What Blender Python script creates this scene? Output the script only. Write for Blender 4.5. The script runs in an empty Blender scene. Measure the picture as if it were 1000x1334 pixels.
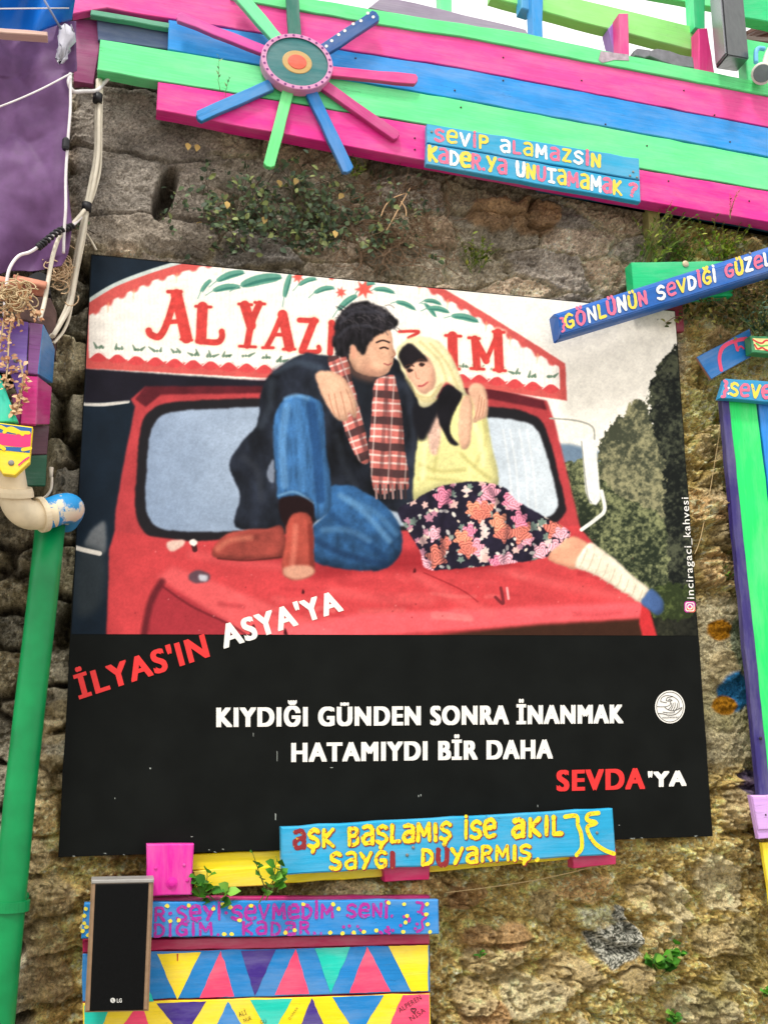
import bpy, bmesh, math, random
import numpy as np
from mathutils import Vector, Matrix

# ------------------------------------------------------------------ camera, sky, sun, exposure
S = bpy.context.scene
COL = S.collection
PW, PH = 1000.0, 1334.0            # size of the photograph the layout was measured on
FOC = 1382.56
BOARD_W, BOARD_H = 1.80, 1.612     # the poster board in metres
BOARD_D = 0.085                    # its face stands this far out from the wall's reference plane
SRC = [(118.8, 330.8), (879.0, 404.5), (928.0, 1089.5), (76.0, 1117.0)]
CAM_Z = 1.62


def solve_camera():
    dst = [(-BOARD_W / 2, BOARD_H), (BOARD_W / 2, BOARD_H), (BOARD_W / 2, 0), (-BOARD_W / 2, 0)]
    A = []
    for (x, y), (u, v) in zip(dst, SRC):
        A.append([x, y, 1, 0, 0, 0, -u * x, -u * y, -u])
        A.append([0, 0, 0, x, y, 1, -v * x, -v * y, -v])
    Hm = np.linalg.svd(np.array(A, float))[2][-1].reshape(3, 3)
    K = np.array([[FOC, 0, PW / 2], [0, FOC, PH / 2], [0, 0, 1]])
    B = np.linalg.inv(K) @ Hm
    s = 2.0 / (np.linalg.norm(B[:, 0]) + np.linalg.norm(B[:, 1]))
    B *= s
    if B[2, 2] < 0:
        B = -B
    r1 = B[:, 0] / np.linalg.norm(B[:, 0]); r2 = B[:, 1] - r1 * (r1 @ B[:, 1]); r2 /= np.linalg.norm(r2)
    # board x -> world x, board up -> world z, board normal (towards the camera) -> world -y
    R = np.stack([r1, -np.cross(r1, r2), r2], 1)      # columns: camera-space images of world x, y, z
    t = B[:, 2]
    c = -R.T @ t                                      # camera centre, board origin at its bottom middle
    return R, c


RCV, CC = solve_camera()
ZB = CAM_Z - CC[2]                                    # height of the board's lower edge
CAM = np.array([CC[0], CC[1] - BOARD_D, CAM_Z])
cam_d = bpy.data.cameras.new('camera')
cam_o = bpy.data.objects.new('camera', cam_d); COL.objects.link(cam_o)
flip = np.diag([1.0, -1.0, -1.0])
cam_o.matrix_world = Matrix.Translation(CAM.tolist()) @ Matrix((RCV.T @ flip).tolist()).to_4x4()
cam_d.sensor_fit = 'VERTICAL'; cam_d.sensor_height = 24.0; cam_d.lens = 24.0 * FOC / PH
cam_d.clip_start = 0.05; cam_d.clip_end = 2000.0
S.camera = cam_o

SUN_EL, SUN_AZ = math.radians(60), math.radians(-30)  # azimuth measured from straight in front of the wall, minus = left
w = bpy.data.worlds.new('World'); S.world = w; w.use_nodes = True
nt = w.node_tree; nt.nodes.clear()
sky = nt.nodes.new('ShaderNodeTexSky'); sky.sky_type = 'NISHITA'; sky.sun_disc = False
sky.sun_elevation = SUN_EL
sky.air_density = 1.0; sky.dust_density = 6.0; sky.ozone_density = 0.4
bg = nt.nodes.new('ShaderNodeBackground'); bg.inputs[1].default_value = 0.135
wo = nt.nodes.new('ShaderNodeOutputWorld')
tcw = nt.nodes.new('ShaderNodeTexCoord'); cn = nt.nodes.new('ShaderNodeTexNoise'); cn.inputs['Scale'].default_value = 2.2; cn.inputs['Detail'].default_value = 7
nt.links.new(tcw.outputs['Generated'], cn.inputs['Vector'])
cf = nt.nodes.new('ShaderNodeMapRange'); cf.inputs[1].default_value = .28; cf.inputs[2].default_value = .5; cf.inputs[3].default_value = .55; nt.links.new(cn.outputs[0], cf.inputs[0])
cm = nt.nodes.new('ShaderNodeMix'); cm.data_type = 'RGBA'; nt.links.new(cf.outputs[0], cm.inputs['Factor']); nt.links.new(sky.outputs[0], cm.inputs['A'])
cm.inputs['B'].default_value = (7.6, 7.45, 7.2, 1)      # thin bright cloud over most of the sky
nt.links.new(cm.outputs['Result'], bg.inputs[0]); nt.links.new(bg.outputs[0], wo.inputs[0])
sd = bpy.data.lights.new('sun', 'SUN'); sd.energy = 1.6; sd.angle = math.radians(10); sd.color = (1.0, 0.95, 0.87)
so = bpy.data.objects.new('sun', sd); COL.objects.link(so)
sun_dir = Vector((math.sin(SUN_AZ) * math.cos(SUN_EL), -math.cos(SUN_AZ) * math.cos(SUN_EL), math.sin(SUN_EL)))
so.rotation_euler = sun_dir.to_track_quat('Z', 'Y').to_euler(); so.location = (0, -4, 6)
sky.sun_rotation = math.atan2(sun_dir.x, sun_dir.y)
S.view_settings.view_transform = 'Standard'; S.view_settings.look = 'None'
S.view_settings.exposure = 0.7; S.view_settings.gamma = 1.0; S.view_settings.use_curve_mapping = False

# ------------------------------------------------------------------ helpers
rng = random.Random(7)
KEXP = 1.0


def at(px, py, d=0.0):
    """World point where photo pixel (px, py) meets the plane d metres in front of the wall."""
    v = RCV.T @ np.array([(px - PW / 2) / FOC, (py - PH / 2) / FOC, 1.0])
    k = (-d - CAM[1]) / v[1]
    return CAM + v * k


def lin(c):
    return tuple(((x / 255.0) / 12.92 if x / 255.0 <= 0.04045 else ((x / 255.0 + 0.055) / 1.055) ** 2.4) for x in c)


MPP = float(np.linalg.norm(at(501, 700, BOARD_D) - at(500, 700, BOARD_D)))   # metres per photo pixel


def thing(name, label, cat, loc, group=None):
    o = bpy.data.objects.new(name, None); COL.objects.link(o)
    o.location = tuple(loc); o.empty_display_size = 0.05
    o['label'] = label; o['category'] = cat
    if group: o['group'] = group
    return o


def tag(o, label=None, cat=None, group=None, kind=None):
    if label: o['label'] = label
    if cat: o['category'] = cat
    if group: o['group'] = group
    if kind: o['kind'] = kind
    return o


def root_loc(p):
    v = Vector((0, 0, 0))
    while p is not None:
        v = v + Vector(p.location); p = p.parent
    return v


class Geo:
    def __init__(self):
        self.v = []; self.f = []; self.m = []; self.uv = []; self.sm = []

    def add(self, verts, faces, mi=0, uv=None, smooth=False):
        b = len(self.v)
        self.v += [tuple(map(float, p)) for p in verts]
        if uv is None: uv = [(p[0], p[2] + p[1]) for p in verts]
        self.uv += list(uv)
        for f in faces:
            self.f.append([i + b for i in f]); self.m.append(mi); self.sm.append(smooth)

    def build(self, name, mats, parent=None):
        if not isinstance(mats, (list, tuple)): mats = [mats]
        me = bpy.data.meshes.new(name)
        A = np.array(self.v)
        if parent is not None: off = np.array(root_loc(parent))
        else:
            off = np.array([(A[:, 0].min() + A[:, 0].max()) / 2, (A[:, 1].min() + A[:, 1].max()) / 2, A[:, 2].min()])
        me.from_pydata((A - off).tolist(), [], self.f)
        for mt in mats: me.materials.append(mt)
        me.polygons.foreach_set('material_index', self.m)
        me.polygons.foreach_set('use_smooth', self.sm)
        uvl = me.uv_layers.new(name='UVMap')
        vi = np.empty(len(me.loops), np.int32); me.loops.foreach_get('vertex_index', vi)
        uvl.data.foreach_set('uv', np.array(self.uv, np.float32)[vi].ravel())
        me.update()
        o = bpy.data.objects.new(name, me); COL.objects.link(o)
        if parent is not None: o.parent = parent
        else: o.location = off.tolist()
        return o

    # -- a board cut to an outline given in photo pixels, at its real depth and thickness
    def board(self, px, d, th, mi=0, bev=0.0022, wob=0.0008, side_mi=None, axis=None, seed=0):
        P = [np.array([at(x, y, d)[0], at(x, y, d)[2]]) for x, y in px]
        self.board_w(P, d, th, mi, bev, wob, side_mi, axis, seed)

    def board_w(self, P, d, th, mi=0, bev=0.0022, wob=0.0008, side_mi=None, axis=None, seed=0):
        r = random.Random(seed * 31 + len(self.v) + 5)
        area = sum(P[i][0] * P[(i + 1) % len(P)][1] - P[(i + 1) % len(P)][0] * P[i][1] for i in range(len(P)))
        if area < 0: P = P[::-1]
        if axis is None:
            L = max(range(len(P)), key=lambda i: np.linalg.norm(P[(i + 1) % len(P)] - P[i]))
            axis = P[(L + 1) % len(P)] - P[L]
        ax = np.array(axis, float) / np.linalg.norm(axis); pr = np.array([-ax[1], ax[0]])
        Q = []
        for i in range(len(P)):
            a, b = P[i], P[(i + 1) % len(P)]
            n = max(1, int(np.linalg.norm(b - a) / 0.05)); n = min(n, 24)
            e = (b - a) / (np.linalg.norm(b - a) + 1e-9); nn = np.array([e[1], -e[0]])
            for k in range(n):
                q = a + (b - a) * k / n
                if k: q = q + nn * r.gauss(0, wob)
                Q.append(q)
        n = len(Q)
        ins = []
        for i in range(n):
            e1 = Q[i] - Q[i - 1]; e2 = Q[(i + 1) % n] - Q[i]
            n1 = np.array([-e1[1], e1[0]]) / (np.linalg.norm(e1) + 1e-9); n2 = np.array([-e2[1], e2[0]]) / (np.linalg.norm(e2) + 1e-9)
            m = n1 + n2; k = m @ m
            ins.append(Q[i] + (m * (2 / k) if k > 0.3 else n1) * bev)
        uo, vo = r.random() * 9, r.random() * 9
        V = []; U = []
        for ring, y in ((ins, d), (Q, d - bev), (Q, d - th)):
            for q in ring:
                V.append((q[0], -y, q[1])); U.append((q @ ax + uo, q @ pr + vo + (d - y)))
        F = [list(range(n))]; sm = side_mi if side_mi is not None else mi
        self.add(V, F, mi, U)
        b = len(self.v) - len(V)
        for i in range(n):
            j = (i + 1) % n
            for a0 in (0, n):
                self.f.append([b + a0 + i, b + a0 + n + i, b + a0 + n + j, b + a0 + j]); self.m.append(sm if a0 else mi); self.sm.append(False)
        self.f.append([b + 2 * n + i for i in range(n)][::-1]); self.m.append(sm); self.sm.append(False)

    def flat(self, px, d, mi=0, axis=(1, 0)):
        V = [at(x, y, d) for x, y in px]
        ax = np.array(axis, float); pr = np.array([-ax[1], ax[0]])
        a = sum(V[i][0] * V[(i + 1) % len(V)][2] - V[(i + 1) % len(V)][0] * V[i][2] for i in range(len(V)))
        if a < 0: V = V[::-1]
        self.add(V, [list(range(len(V)))], mi, [(v[0] * ax[0] + v[2] * ax[1], v[0] * pr[0] + v[2] * pr[1]) for v in V])

    def tube(self, pts, r, n=10, mi=0, cap=True, smooth=True):
        pts = [np.array(p, float) for p in pts]; k = len(pts)
        R = [r] * k if not hasattr(r, '__len__') else list(r)
        T = [(pts[min(i + 1, k - 1)] - pts[max(i - 1, 0)]) for i in range(k)]
        T = [t / (np.linalg.norm(t) + 1e-12) for t in T]
        u = np.cross(T[0], [0.123, 1, 0.31]); u /= np.linalg.norm(u)
        V = []; U = []; s = 0
        for i in range(k):
            u = u - T[i] * (u @ T[i]); u /= np.linalg.norm(u) + 1e-12; w_ = np.cross(T[i], u)
            if i: s += np.linalg.norm(pts[i] - pts[i - 1])
            for j in range(n):
                a = 2 * math.pi * j / n
                V.append(pts[i] + R[i] * (math.cos(a) * u + math.sin(a) * w_)); U.append((s, a * R[i]))
        F = [[i * n + j, i * n + (j + 1) % n, (i + 1) * n + (j + 1) % n, (i + 1) * n + j] for i in range(k - 1) for j in range(n)]
        self.add(V, F, mi, U, smooth)
        if cap:
            b = len(self.v) - len(V)
            for base, rev in ((b, True), (b + (k - 1) * n, False)):
                f = [base + j for j in range(n)]
                self.f.append(f[::-1] if rev else f); self.m.append(mi); self.sm.append(False)

    def lathe(self, c, prof, n=24, mi=0, axis=(0, -1, 0), smooth=False, sx=1.0):
        ax = np.array(axis, float); ax /= np.linalg.norm(ax)
        u = np.cross(ax, [0, 0, 1.0]) if abs(ax[2]) < 0.9 else np.array([1.0, 0, 0]); u /= np.linalg.norm(u); v_ = np.cross(ax, u)
        c = np.array(c, float); V = []
        for r, h in prof:
            for j in range(n):
                a = 2 * math.pi * j / n
                V.append(c + ax * h + r * (math.cos(a) * u * sx + math.sin(a) * v_))
        F = [[i * n + j, i * n + (j + 1) % n, (i + 1) * n + (j + 1) % n, (i + 1) * n + j] for i in range(len(prof) - 1) for j in range(n)]
        F.append([(len(prof) - 1) * n + j for j in range(n)]); F.append(list(range(n))[::-1])
        self.add(V, F, mi, None, smooth)

    def ribbon(self, P, hw, d, mi=0, jit=None):
        """A painted brush stroke: P in wall coordinates (x, z), half width hw, lying d metres out."""
        k = len(P)
        if k < 2: return
        L = []; Rr = []
        for i in range(k):
            t = P[min(i + 1, k - 1)] - P[max(i - 1, 0)]; t = t / (np.linalg.norm(t) + 1e-12); nn = np.array([-t[1], t[0]])
            h = hw * (1 + (jit.uniform(-0.2, 0.2) if jit else 0))
            L.append(P[i] + nn * h); Rr.append(P[i] - nn * h)
        t0 = P[0] - P[1]; t0 /= np.linalg.norm(t0) + 1e-12; t1 = P[-1] - P[-2]; t1 /= np.linalg.norm(t1) + 1e-12
        def cap(c, t):
            nn = np.array([-t[1], t[0]])
            return [c + hw * .95 * (math.cos(q) * t + math.sin(q) * nn) for q in (-.85, 0, .85)]
        V = []
        for i in range(k): V += [Rr[i], L[i]]
        e0 = cap(P[0], t0); e1 = cap(P[-1], t1); n = 2 * k
        F = [[2 * i, 2 * i + 2, 2 * i + 3, 2 * i + 1] for i in range(k - 1)]
        F.append([1] + [n, n + 1, n + 2] + [0]); F.append([2 * k - 2, n + 3, n + 4, n + 5, 2 * k - 1])
        V = V + e0 + e1
        idx = [i // 2 for i in range(n)] + [0] * 3 + [k] * 3
        self.add([(p[0], -d - q * 3e-6, p[1]) for p, q in zip(V, idx)], F, mi, [(p[0], p[1]) for p in V])

    def leaf(self, p, dirv, up, L, W, mi=0, fold=0.25):
        p = np.array(p, float); t = np.array(dirv, float); t /= np.linalg.norm(t) + 1e-9
        u = np.array(up, float); u = u - t * (u @ t); u /= np.linalg.norm(u) + 1e-9; s_ = np.cross(t, u)
        V = [p, p + t * L * .3 + s_ * W * .5 - u * fold * W * -.4, p + t * L * .65 + s_ * W * .42 + u * fold * W * .3, p + t * L - u * L * .12,
             p + t * L * .65 - s_ * W * .42 + u * fold * W * .3, p + t * L * .3 - s_ * W * .5 + u * fold * W * .4, p + t * L * .35, p + t * L * .68]
        self.add(V, [[0, 1, 6], [1, 2, 7, 6], [2, 3, 7], [0, 6, 5], [6, 7, 4, 5], [7, 3, 4]], mi, None, True)


def smooth_line(P, n=6):
    P = [np.array(p, float) for p in P]
    if len(P) < 3: return P
    out = []
    for i in range(len(P) - 1):
        p0 = P[max(i - 1, 0)]; p1 = P[i]; p2 = P[i + 1]; p3 = P[min(i + 2, len(P) - 1)]
        for k in range(n):
            t = k / n
            out.append(0.5 * (2 * p1 + (p2 - p0) * t + (2 * p0 - 5 * p1 + 4 * p2 - p3) * t * t + (3 * p1 - p0 - 3 * p2 + p3) * t ** 3))
    out.append(P[-1])
    return out


def wall_line(px, d, n=6):
    """Smooth 3D polyline through photo pixels; each entry (x, y) or (x, y, d)."""
    return smooth_line([at(p[0], p[1], p[2] if len(p) > 2 else d) for p in px], n)


# ------------------------------------------------------------------ materials
def new_mat(name):
    m = bpy.data.materials.new(name); m.use_nodes = True
    n = m.node_tree; b = n.nodes['Principled BSDF']
    return m, n, b


def node(n, typ, **kw):
    x = n.nodes.new(typ)
    for k, v in kw.items(): setattr(x, k, v)
    return x


PAINT = {}


def paint(rgb, rough=0.42, wear=0.35, grain=1.0, vary=0.16, under=(120, 100, 80), name=None):
    """Brushed gloss paint on a sawn board: grain ridges, uneven coat, knocks through to the wood."""
    key = (tuple(rgb), rough, wear, grain, vary, under)
    if key in PAINT: return PAINT[key]
    m, n, b = new_mat(name or 'painted wood'); PAINT[key] = m
    L = n.links.new
    uv = node(n, 'ShaderNodeUVMap')
    mp = node(n, 'ShaderNodeMapping'); mp.inputs['Scale'].default_value = (3.0, 70.0, 1); L(uv.outputs[0], mp.inputs[0])
    g = node(n, 'ShaderNodeTexNoise'); g.inputs['Scale'].default_value = 2.2; g.inputs['Detail'].default_value = 6; g.inputs['Roughness'].default_value = .62
    L(mp.outputs[0], g.inputs['Vector'])
    big = node(n, 'ShaderNodeTexNoise'); big.inputs['Scale'].default_value = 9; big.inputs['Detail'].default_value = 5; L(uv.outputs[0], big.inputs['Vector'])
    mp2 = node(n, 'ShaderNodeMapping'); mp2.inputs['Scale'].default_value = (14.0, 60.0, 1); L(uv.outputs[0], mp2.inputs[0])
    chip = node(n, 'ShaderNodeTexNoise'); chip.inputs['Scale'].default_value = 1.6; chip.inputs['Detail'].default_value = 7; chip.inputs['Roughness'].default_value = .7
    L(mp2.outputs[0], chip.inputs['Vector'])
    c = lin(rgb)
    r1 = node(n, 'ShaderNodeMix', data_type='RGBA'); r1.inputs['A'].default_value = (*[x * (1 - vary * .7) for x in c], 1); r1.inputs['B'].default_value = (*[min(1, x * (1 + vary * .7) + .008) for x in c], 1)
    mx = node(n, 'ShaderNodeMath', operation='ADD'); L(g.outputs[0], mx.inputs[0]); L(big.outputs[0], mx.inputs[1])
    mr = node(n, 'ShaderNodeMapRange'); mr.inputs[1].default_value = .7; mr.inputs[2].default_value = 1.3; L(mx.outputs[0], mr.inputs[0])
    L(mr.outputs[0], r1.inputs['Factor'])
    ch = node(n, 'ShaderNodeMapRange'); ch.inputs[1].default_value = .745 - .08 * wear; ch.inputs[2].default_value = .76 - .08 * wear; L(chip.outputs[0], ch.inputs[0])
    r2 = node(n, 'ShaderNodeMix', data_type='RGBA'); L(ch.outputs[0], r2.inputs['Factor']); L(r1.outputs['Result'], r2.inputs['A']); r2.inputs['B'].default_value = (*lin(under), 1)
    # a thin film of dust and run-off dirt
    dirt = node(n, 'ShaderNodeTexNoise'); dirt.inputs['Scale'].default_value = 26; dirt.inputs['Detail'].default_value = 8; dirt.inputs['Roughness'].default_value = .75; L(uv.outputs[0], dirt.inputs['Vector'])
    dm = node(n, 'ShaderNodeMapRange'); dm.inputs[1].default_value = .56; dm.inputs[2].default_value = .8; dm.inputs[4].default_value = .35; L(dirt.outputs[0], dm.inputs[0])
    mpf = node(n, 'ShaderNodeMapping'); mpf.inputs['Scale'].default_value = (2.2, 9.0, 1); L(uv.outputs[0], mpf.inputs[0])
    fd = node(n, 'ShaderNodeTexNoise'); fd.inputs['Scale'].default_value = 1.6; fd.inputs['Detail'].default_value = 8; fd.inputs['Roughness'].default_value = .68; L(mpf.outputs[0], fd.inputs['Vector'])
    fm = node(n, 'ShaderNodeMapRange'); fm.inputs[1].default_value = .44; fm.inputs[2].default_value = .66; fm.inputs[4].default_value = .34; L(fd.outputs[0], fm.inputs[0])
    rf = node(n, 'ShaderNodeMix', data_type='RGBA'); L(fm.outputs[0], rf.inputs['Factor']); L(r2.outputs['Result'], rf.inputs['A']); rf.inputs['B'].default_value = (*[x * .62 + .26 for x in c], 1)
    r3 = node(n, 'ShaderNodeMix', data_type='RGBA'); L(dm.outputs[0], r3.inputs['Factor']); L(rf.outputs['Result'], r3.inputs['A']); r3.inputs['B'].default_value = (*[x * .55 + .02 for x in c], 1)
    mp3 = node(n, 'ShaderNodeMapping'); mp3.inputs['Scale'].default_value = (2.2, 55.0, 1); mp3.inputs['Location'].default_value = (3.3, 7.7, 0); L(uv.outputs[0], mp3.inputs[0])
    ck = node(n, 'ShaderNodeTexNoise'); ck.inputs['Scale'].default_value = 1.1; ck.inputs['Detail'].default_value = 4; ck.inputs['Roughness'].default_value = .5; L(mp3.outputs[0], ck.inputs['Vector'])
    ab = node(n, 'ShaderNodeMath', operation='SUBTRACT'); L(ck.outputs[0], ab.inputs[0]); ab.inputs[1].default_value = .5
    ab2 = node(n, 'ShaderNodeMath', operation='ABSOLUTE'); L(ab.outputs[0], ab2.inputs[0])
    kn = node(n, 'ShaderNodeTexNoise'); kn.inputs['Scale'].default_value = 4.5; kn.inputs['Detail'].default_value = 2; L(uv.outputs[0], kn.inputs['Vector'])
    cl_ = node(n, 'ShaderNodeMapRange'); cl_.inputs[1].default_value = .006; cl_.inputs[2].default_value = .0; L(ab2.outputs[0], cl_.inputs[0])
    kg = node(n, 'ShaderNodeMapRange'); kg.inputs[1].default_value = .52; kg.inputs[2].default_value = .60; L(kn.outputs[0], kg.inputs[0])
    ckm = node(n, 'ShaderNodeMath', operation='MULTIPLY'); L(cl_.outputs[0], ckm.inputs[0]); L(kg.outputs[0], ckm.inputs[1])
    ckm2 = node(n, 'ShaderNodeMath', operation='MULTIPLY'); L(ckm.outputs[0], ckm2.inputs[0]); ckm2.inputs[1].default_value = min(1, .35 + .5 * wear)
    r4 = node(n, 'ShaderNodeMix', data_type='RGBA'); L(ckm2.outputs[0], r4.inputs['Factor']); L(r3.outputs['Result'], r4.inputs['A']); r4.inputs['B'].default_value = (*[x * .12 + .01 for x in c], 1)
    L(r4.outputs['Result'], b.inputs['Base Color'])
    rr = node(n, 'ShaderNodeMapRange'); rr.inputs[3].default_value = rough - .08; rr.inputs[4].default_value = rough + .22; L(big.outputs[0], rr.inputs[0]); L(rr.outputs[0], b.inputs['Roughness'])
    b.inputs['Specular IOR Level'].default_value = .35
    sb = node(n, 'ShaderNodeMath', operation='SUBTRACT'); L(g.outputs[0], sb.inputs[0]); L(ch.outputs[0], sb.inputs[1])
    bp = node(n, 'ShaderNodeBump'); bp.inputs['Strength'].default_value = .16 * grain; bp.inputs['Distance'].default_value = .004; L(sb.outputs[0], bp.inputs['Height'])
    L(bp.outputs[0], b.inputs['Normal'])
    return m


def brush(rgb, thin=0.0, under=None):
    """Lettering paint laid by brush, worn thin in places down to the colour under it."""
    key = ('brush', tuple(rgb), thin, under)
    if key in PAINT: return PAINT[key]
    m, n, b = new_mat('lettering paint'); PAINT[key] = m
    L = n.links.new
    uv = node(n, 'ShaderNodeUVMap')
    a = node(n, 'ShaderNodeTexNoise'); a.inputs['Scale'].default_value = 60; a.inputs['Detail'].default_value = 6; L(uv.outputs[0], a.inputs['Vector'])
    c = lin(rgb)
    cr = node(n, 'ShaderNodeMix', data_type='RGBA'); cr.inputs['A'].default_value = (*[x * .8 for x in c], 1); cr.inputs['B'].default_value = (*[min(1, x * 1.1) for x in c], 1)
    L(a.outputs[0], cr.inputs['Factor']); src = cr.outputs['Result']
    if under:
        q = node(n, 'ShaderNodeTexNoise'); q.inputs['Scale'].default_value = 110; q.inputs['Detail'].default_value = 7; q.inputs['Roughness'].default_value = .7; L(uv.outputs[0], q.inputs['Vector'])
        mr = node(n, 'ShaderNodeMapRange'); mr.inputs[1].default_value = .66 - thin; mr.inputs[2].default_value = .70 - thin; L(q.outputs[0], mr.inputs[0])
        c2 = node(n, 'ShaderNodeMix', data_type='RGBA'); L(mr.outputs[0], c2.inputs['Factor']); L(src, c2.inputs['A']); c2.inputs['B'].default_value = (*lin(under), 1); src = c2.outputs['Result']
    L(src, b.inputs['Base Color']); b.inputs['Roughness'].default_value = .5
    bp = node(n, 'ShaderNodeBump'); bp.inputs['Strength'].default_value = .25; bp.inputs['Distance'].default_value = .002; L(a.outputs[0], bp.inputs['Height']); L(bp.outputs[0], b.inputs['Normal'])
    return m


def plain(name, rgb, rough=.5, vary=.1, scale=40, metal=0.0, bump=.1, spec=.4, detail=5):
    key = ('plain', name, tuple(rgb), rough)
    if key in PAINT: return PAINT[key]
    m, n, b = new_mat(name); PAINT[key] = m
    L = n.links.new
    tc = node(n, 'ShaderNodeTexCoord')
    a = node(n, 'ShaderNodeTexNoise'); a.inputs['Scale'].default_value = scale; a.inputs['Detail'].default_value = detail; L(tc.outputs['Object'], a.inputs['Vector'])
    c = lin(rgb)
    cr = node(n, 'ShaderNodeMix', data_type='RGBA'); cr.inputs['A'].default_value = (*[x * (1 - vary) for x in c], 1); cr.inputs['B'].default_value = (*[min(1, x * (1 + vary)) for x in c], 1)
    mr = node(n, 'ShaderNodeMapRange'); mr.inputs[1].default_value = .3; mr.inputs[2].default_value = .7; L(a.outputs[0], mr.inputs[0]); L(mr.outputs[0], cr.inputs['Factor']); L(cr.outputs['Result'], b.inputs['Base Color'])
    rr = node(n, 'ShaderNodeMapRange'); rr.inputs[3].default_value = max(.05, rough - .1); rr.inputs[4].default_value = min(1, rough + .12); L(a.outputs[0], rr.inputs[0]); L(rr.outputs[0], b.inputs['Roughness'])
    b.inputs['Metallic'].default_value = metal; b.inputs['Specular IOR Level'].default_value = spec
    bp = node(n, 'ShaderNodeBump'); bp.inputs['Strength'].default_value = bump; bp.inputs['Distance'].default_value = .004; L(a.outputs[0], bp.inputs['Height']); L(bp.outputs[0], b.inputs['Normal'])
    return m


def leafmat(rgb, trans=.25):
    key = ('leaf', tuple(rgb))
    if key in PAINT: return PAINT[key]
    m, n, b = new_mat('leaf'); PAINT[key] = m
    L = n.links.new
    geo = node(n, 'ShaderNodeNewGeometry'); tc = node(n, 'ShaderNodeTexCoord')
    a = node(n, 'ShaderNodeTexNoise'); a.inputs['Scale'].default_value = 25; L(tc.outputs['Object'], a.inputs['Vector'])
    c = lin(rgb)
    cr = node(n, 'ShaderNodeMix', data_type='RGBA'); cr.inputs['A'].default_value = (*[x * .55 for x in c], 1); cr.inputs['B'].default_value = (*[min(1, x * 1.4) for x in c], 1)
    ad = node(n, 'ShaderNodeMath', operation='ADD'); L(a.outputs[0], ad.inputs[0]); L(geo.outputs['Random Per Island'], ad.inputs[1])
    mr = node(n, 'ShaderNodeMapRange'); mr.inputs[1].default_value = .35; mr.inputs[2].default_value = 1.6; L(ad.outputs[0], mr.inputs[0]); L(mr.outputs[0], cr.inputs['Factor'])
    L(cr.outputs['Result'], b.inputs['Base Color']); b.inputs['Roughness'].default_value = .5; b.inputs['Specular IOR Level'].default_value = .3
    try: b.inputs['Subsurface Weight'].default_value = 0.0
    except Exception: pass
    tr = node(n, 'ShaderNodeBsdfTranslucent'); L(cr.outputs['Result'], tr.inputs[0])
    ms = node(n, 'ShaderNodeMixShader'); ms.inputs[0].default_value = trans; L(b.outputs[0], ms.inputs[1]); L(tr.outputs[0], ms.inputs[2])
    L(ms.outputs[0], n.nodes['Material Output'].inputs[0])
    return m


# ------------------------------------------------------------------ numpy noise
def _tab(seed): return np.random.RandomState(seed).rand(256, 256).astype(np.float32)


_T = {}


def vn(x, y, seed=0):
    if seed not in _T: _T[seed] = _tab(seed)
    T = _T[seed]
    xi = np.floor(x).astype(np.int64); yi = np.floor(y).astype(np.int64); fx = (x - xi).astype(np.float32); fy = (y - yi).astype(np.float32)
    fx = fx * fx * (3 - 2 * fx); fy = fy * fy * (3 - 2 * fy); a = xi & 255; b = yi & 255; a1 = (a + 1) & 255; b1 = (b + 1) & 255
    return (T[a, b] * (1 - fx) + T[a1, b] * fx) * (1 - fy) + (T[a, b1] * (1 - fx) + T[a1, b1] * fx) * fy


def fbm(x, y, seed=0, oct=5, gain=.5):
    s = 0; a = 1; t = 0
    for i in range(oct):
        s = s + a * vn(x * 2 ** i + 17 * i, y * 2 ** i + 31 * i, seed + i); t += a; a *= gain
    return s / t


def sstep(a, b, x):
    t = np.clip((x - a) / (b - a), 0, 1); return t * t * (3 - 2 * t)


def voronoi(x, z, seed, jit=.8):
    """Cells of a jittered brick lattice: returns edge distance (F2-F1) and a random number per cell."""
    if seed not in _T: _T[seed] = _tab(seed)
    if seed + 500 not in _T: _T[seed + 500] = _tab(seed + 500)
    if seed + 900 not in _T: _T[seed + 900] = _tab(seed + 900)
    A, B, C = _T[seed], _T[seed + 500], _T[seed + 900]
    zi = np.floor(z).astype(np.int64)
    f1 = np.full(x.shape, 9., np.float32); f2 = f1.copy(); cid = np.zeros(x.shape, np.float32)
    for dj in (-1, 0, 1):
        j = zi + dj; sh = .5 * (j & 1); xi = np.floor(x - sh).astype(np.int64)
        for di in (-1, 0, 1, 2):
            i = xi + di
            cx = i + .5 + sh + jit * (A[i & 255, j & 255] - .5); cz = j + .5 + jit * .75 * (B[i & 255, j & 255] - .5)
            dd = np.maximum(np.abs(x - cx), 0) ** 2.6 + np.abs(z - cz) ** 2.6
            dd = dd ** (1 / 2.6)
            nw = dd < f1
            f2 = np.where(nw, f1, np.minimum(f2, dd)); cid = np.where(nw, C[i & 255, j & 255], cid); f1 = np.minimum(f1, dd)
    return f2 - f1, cid

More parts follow.
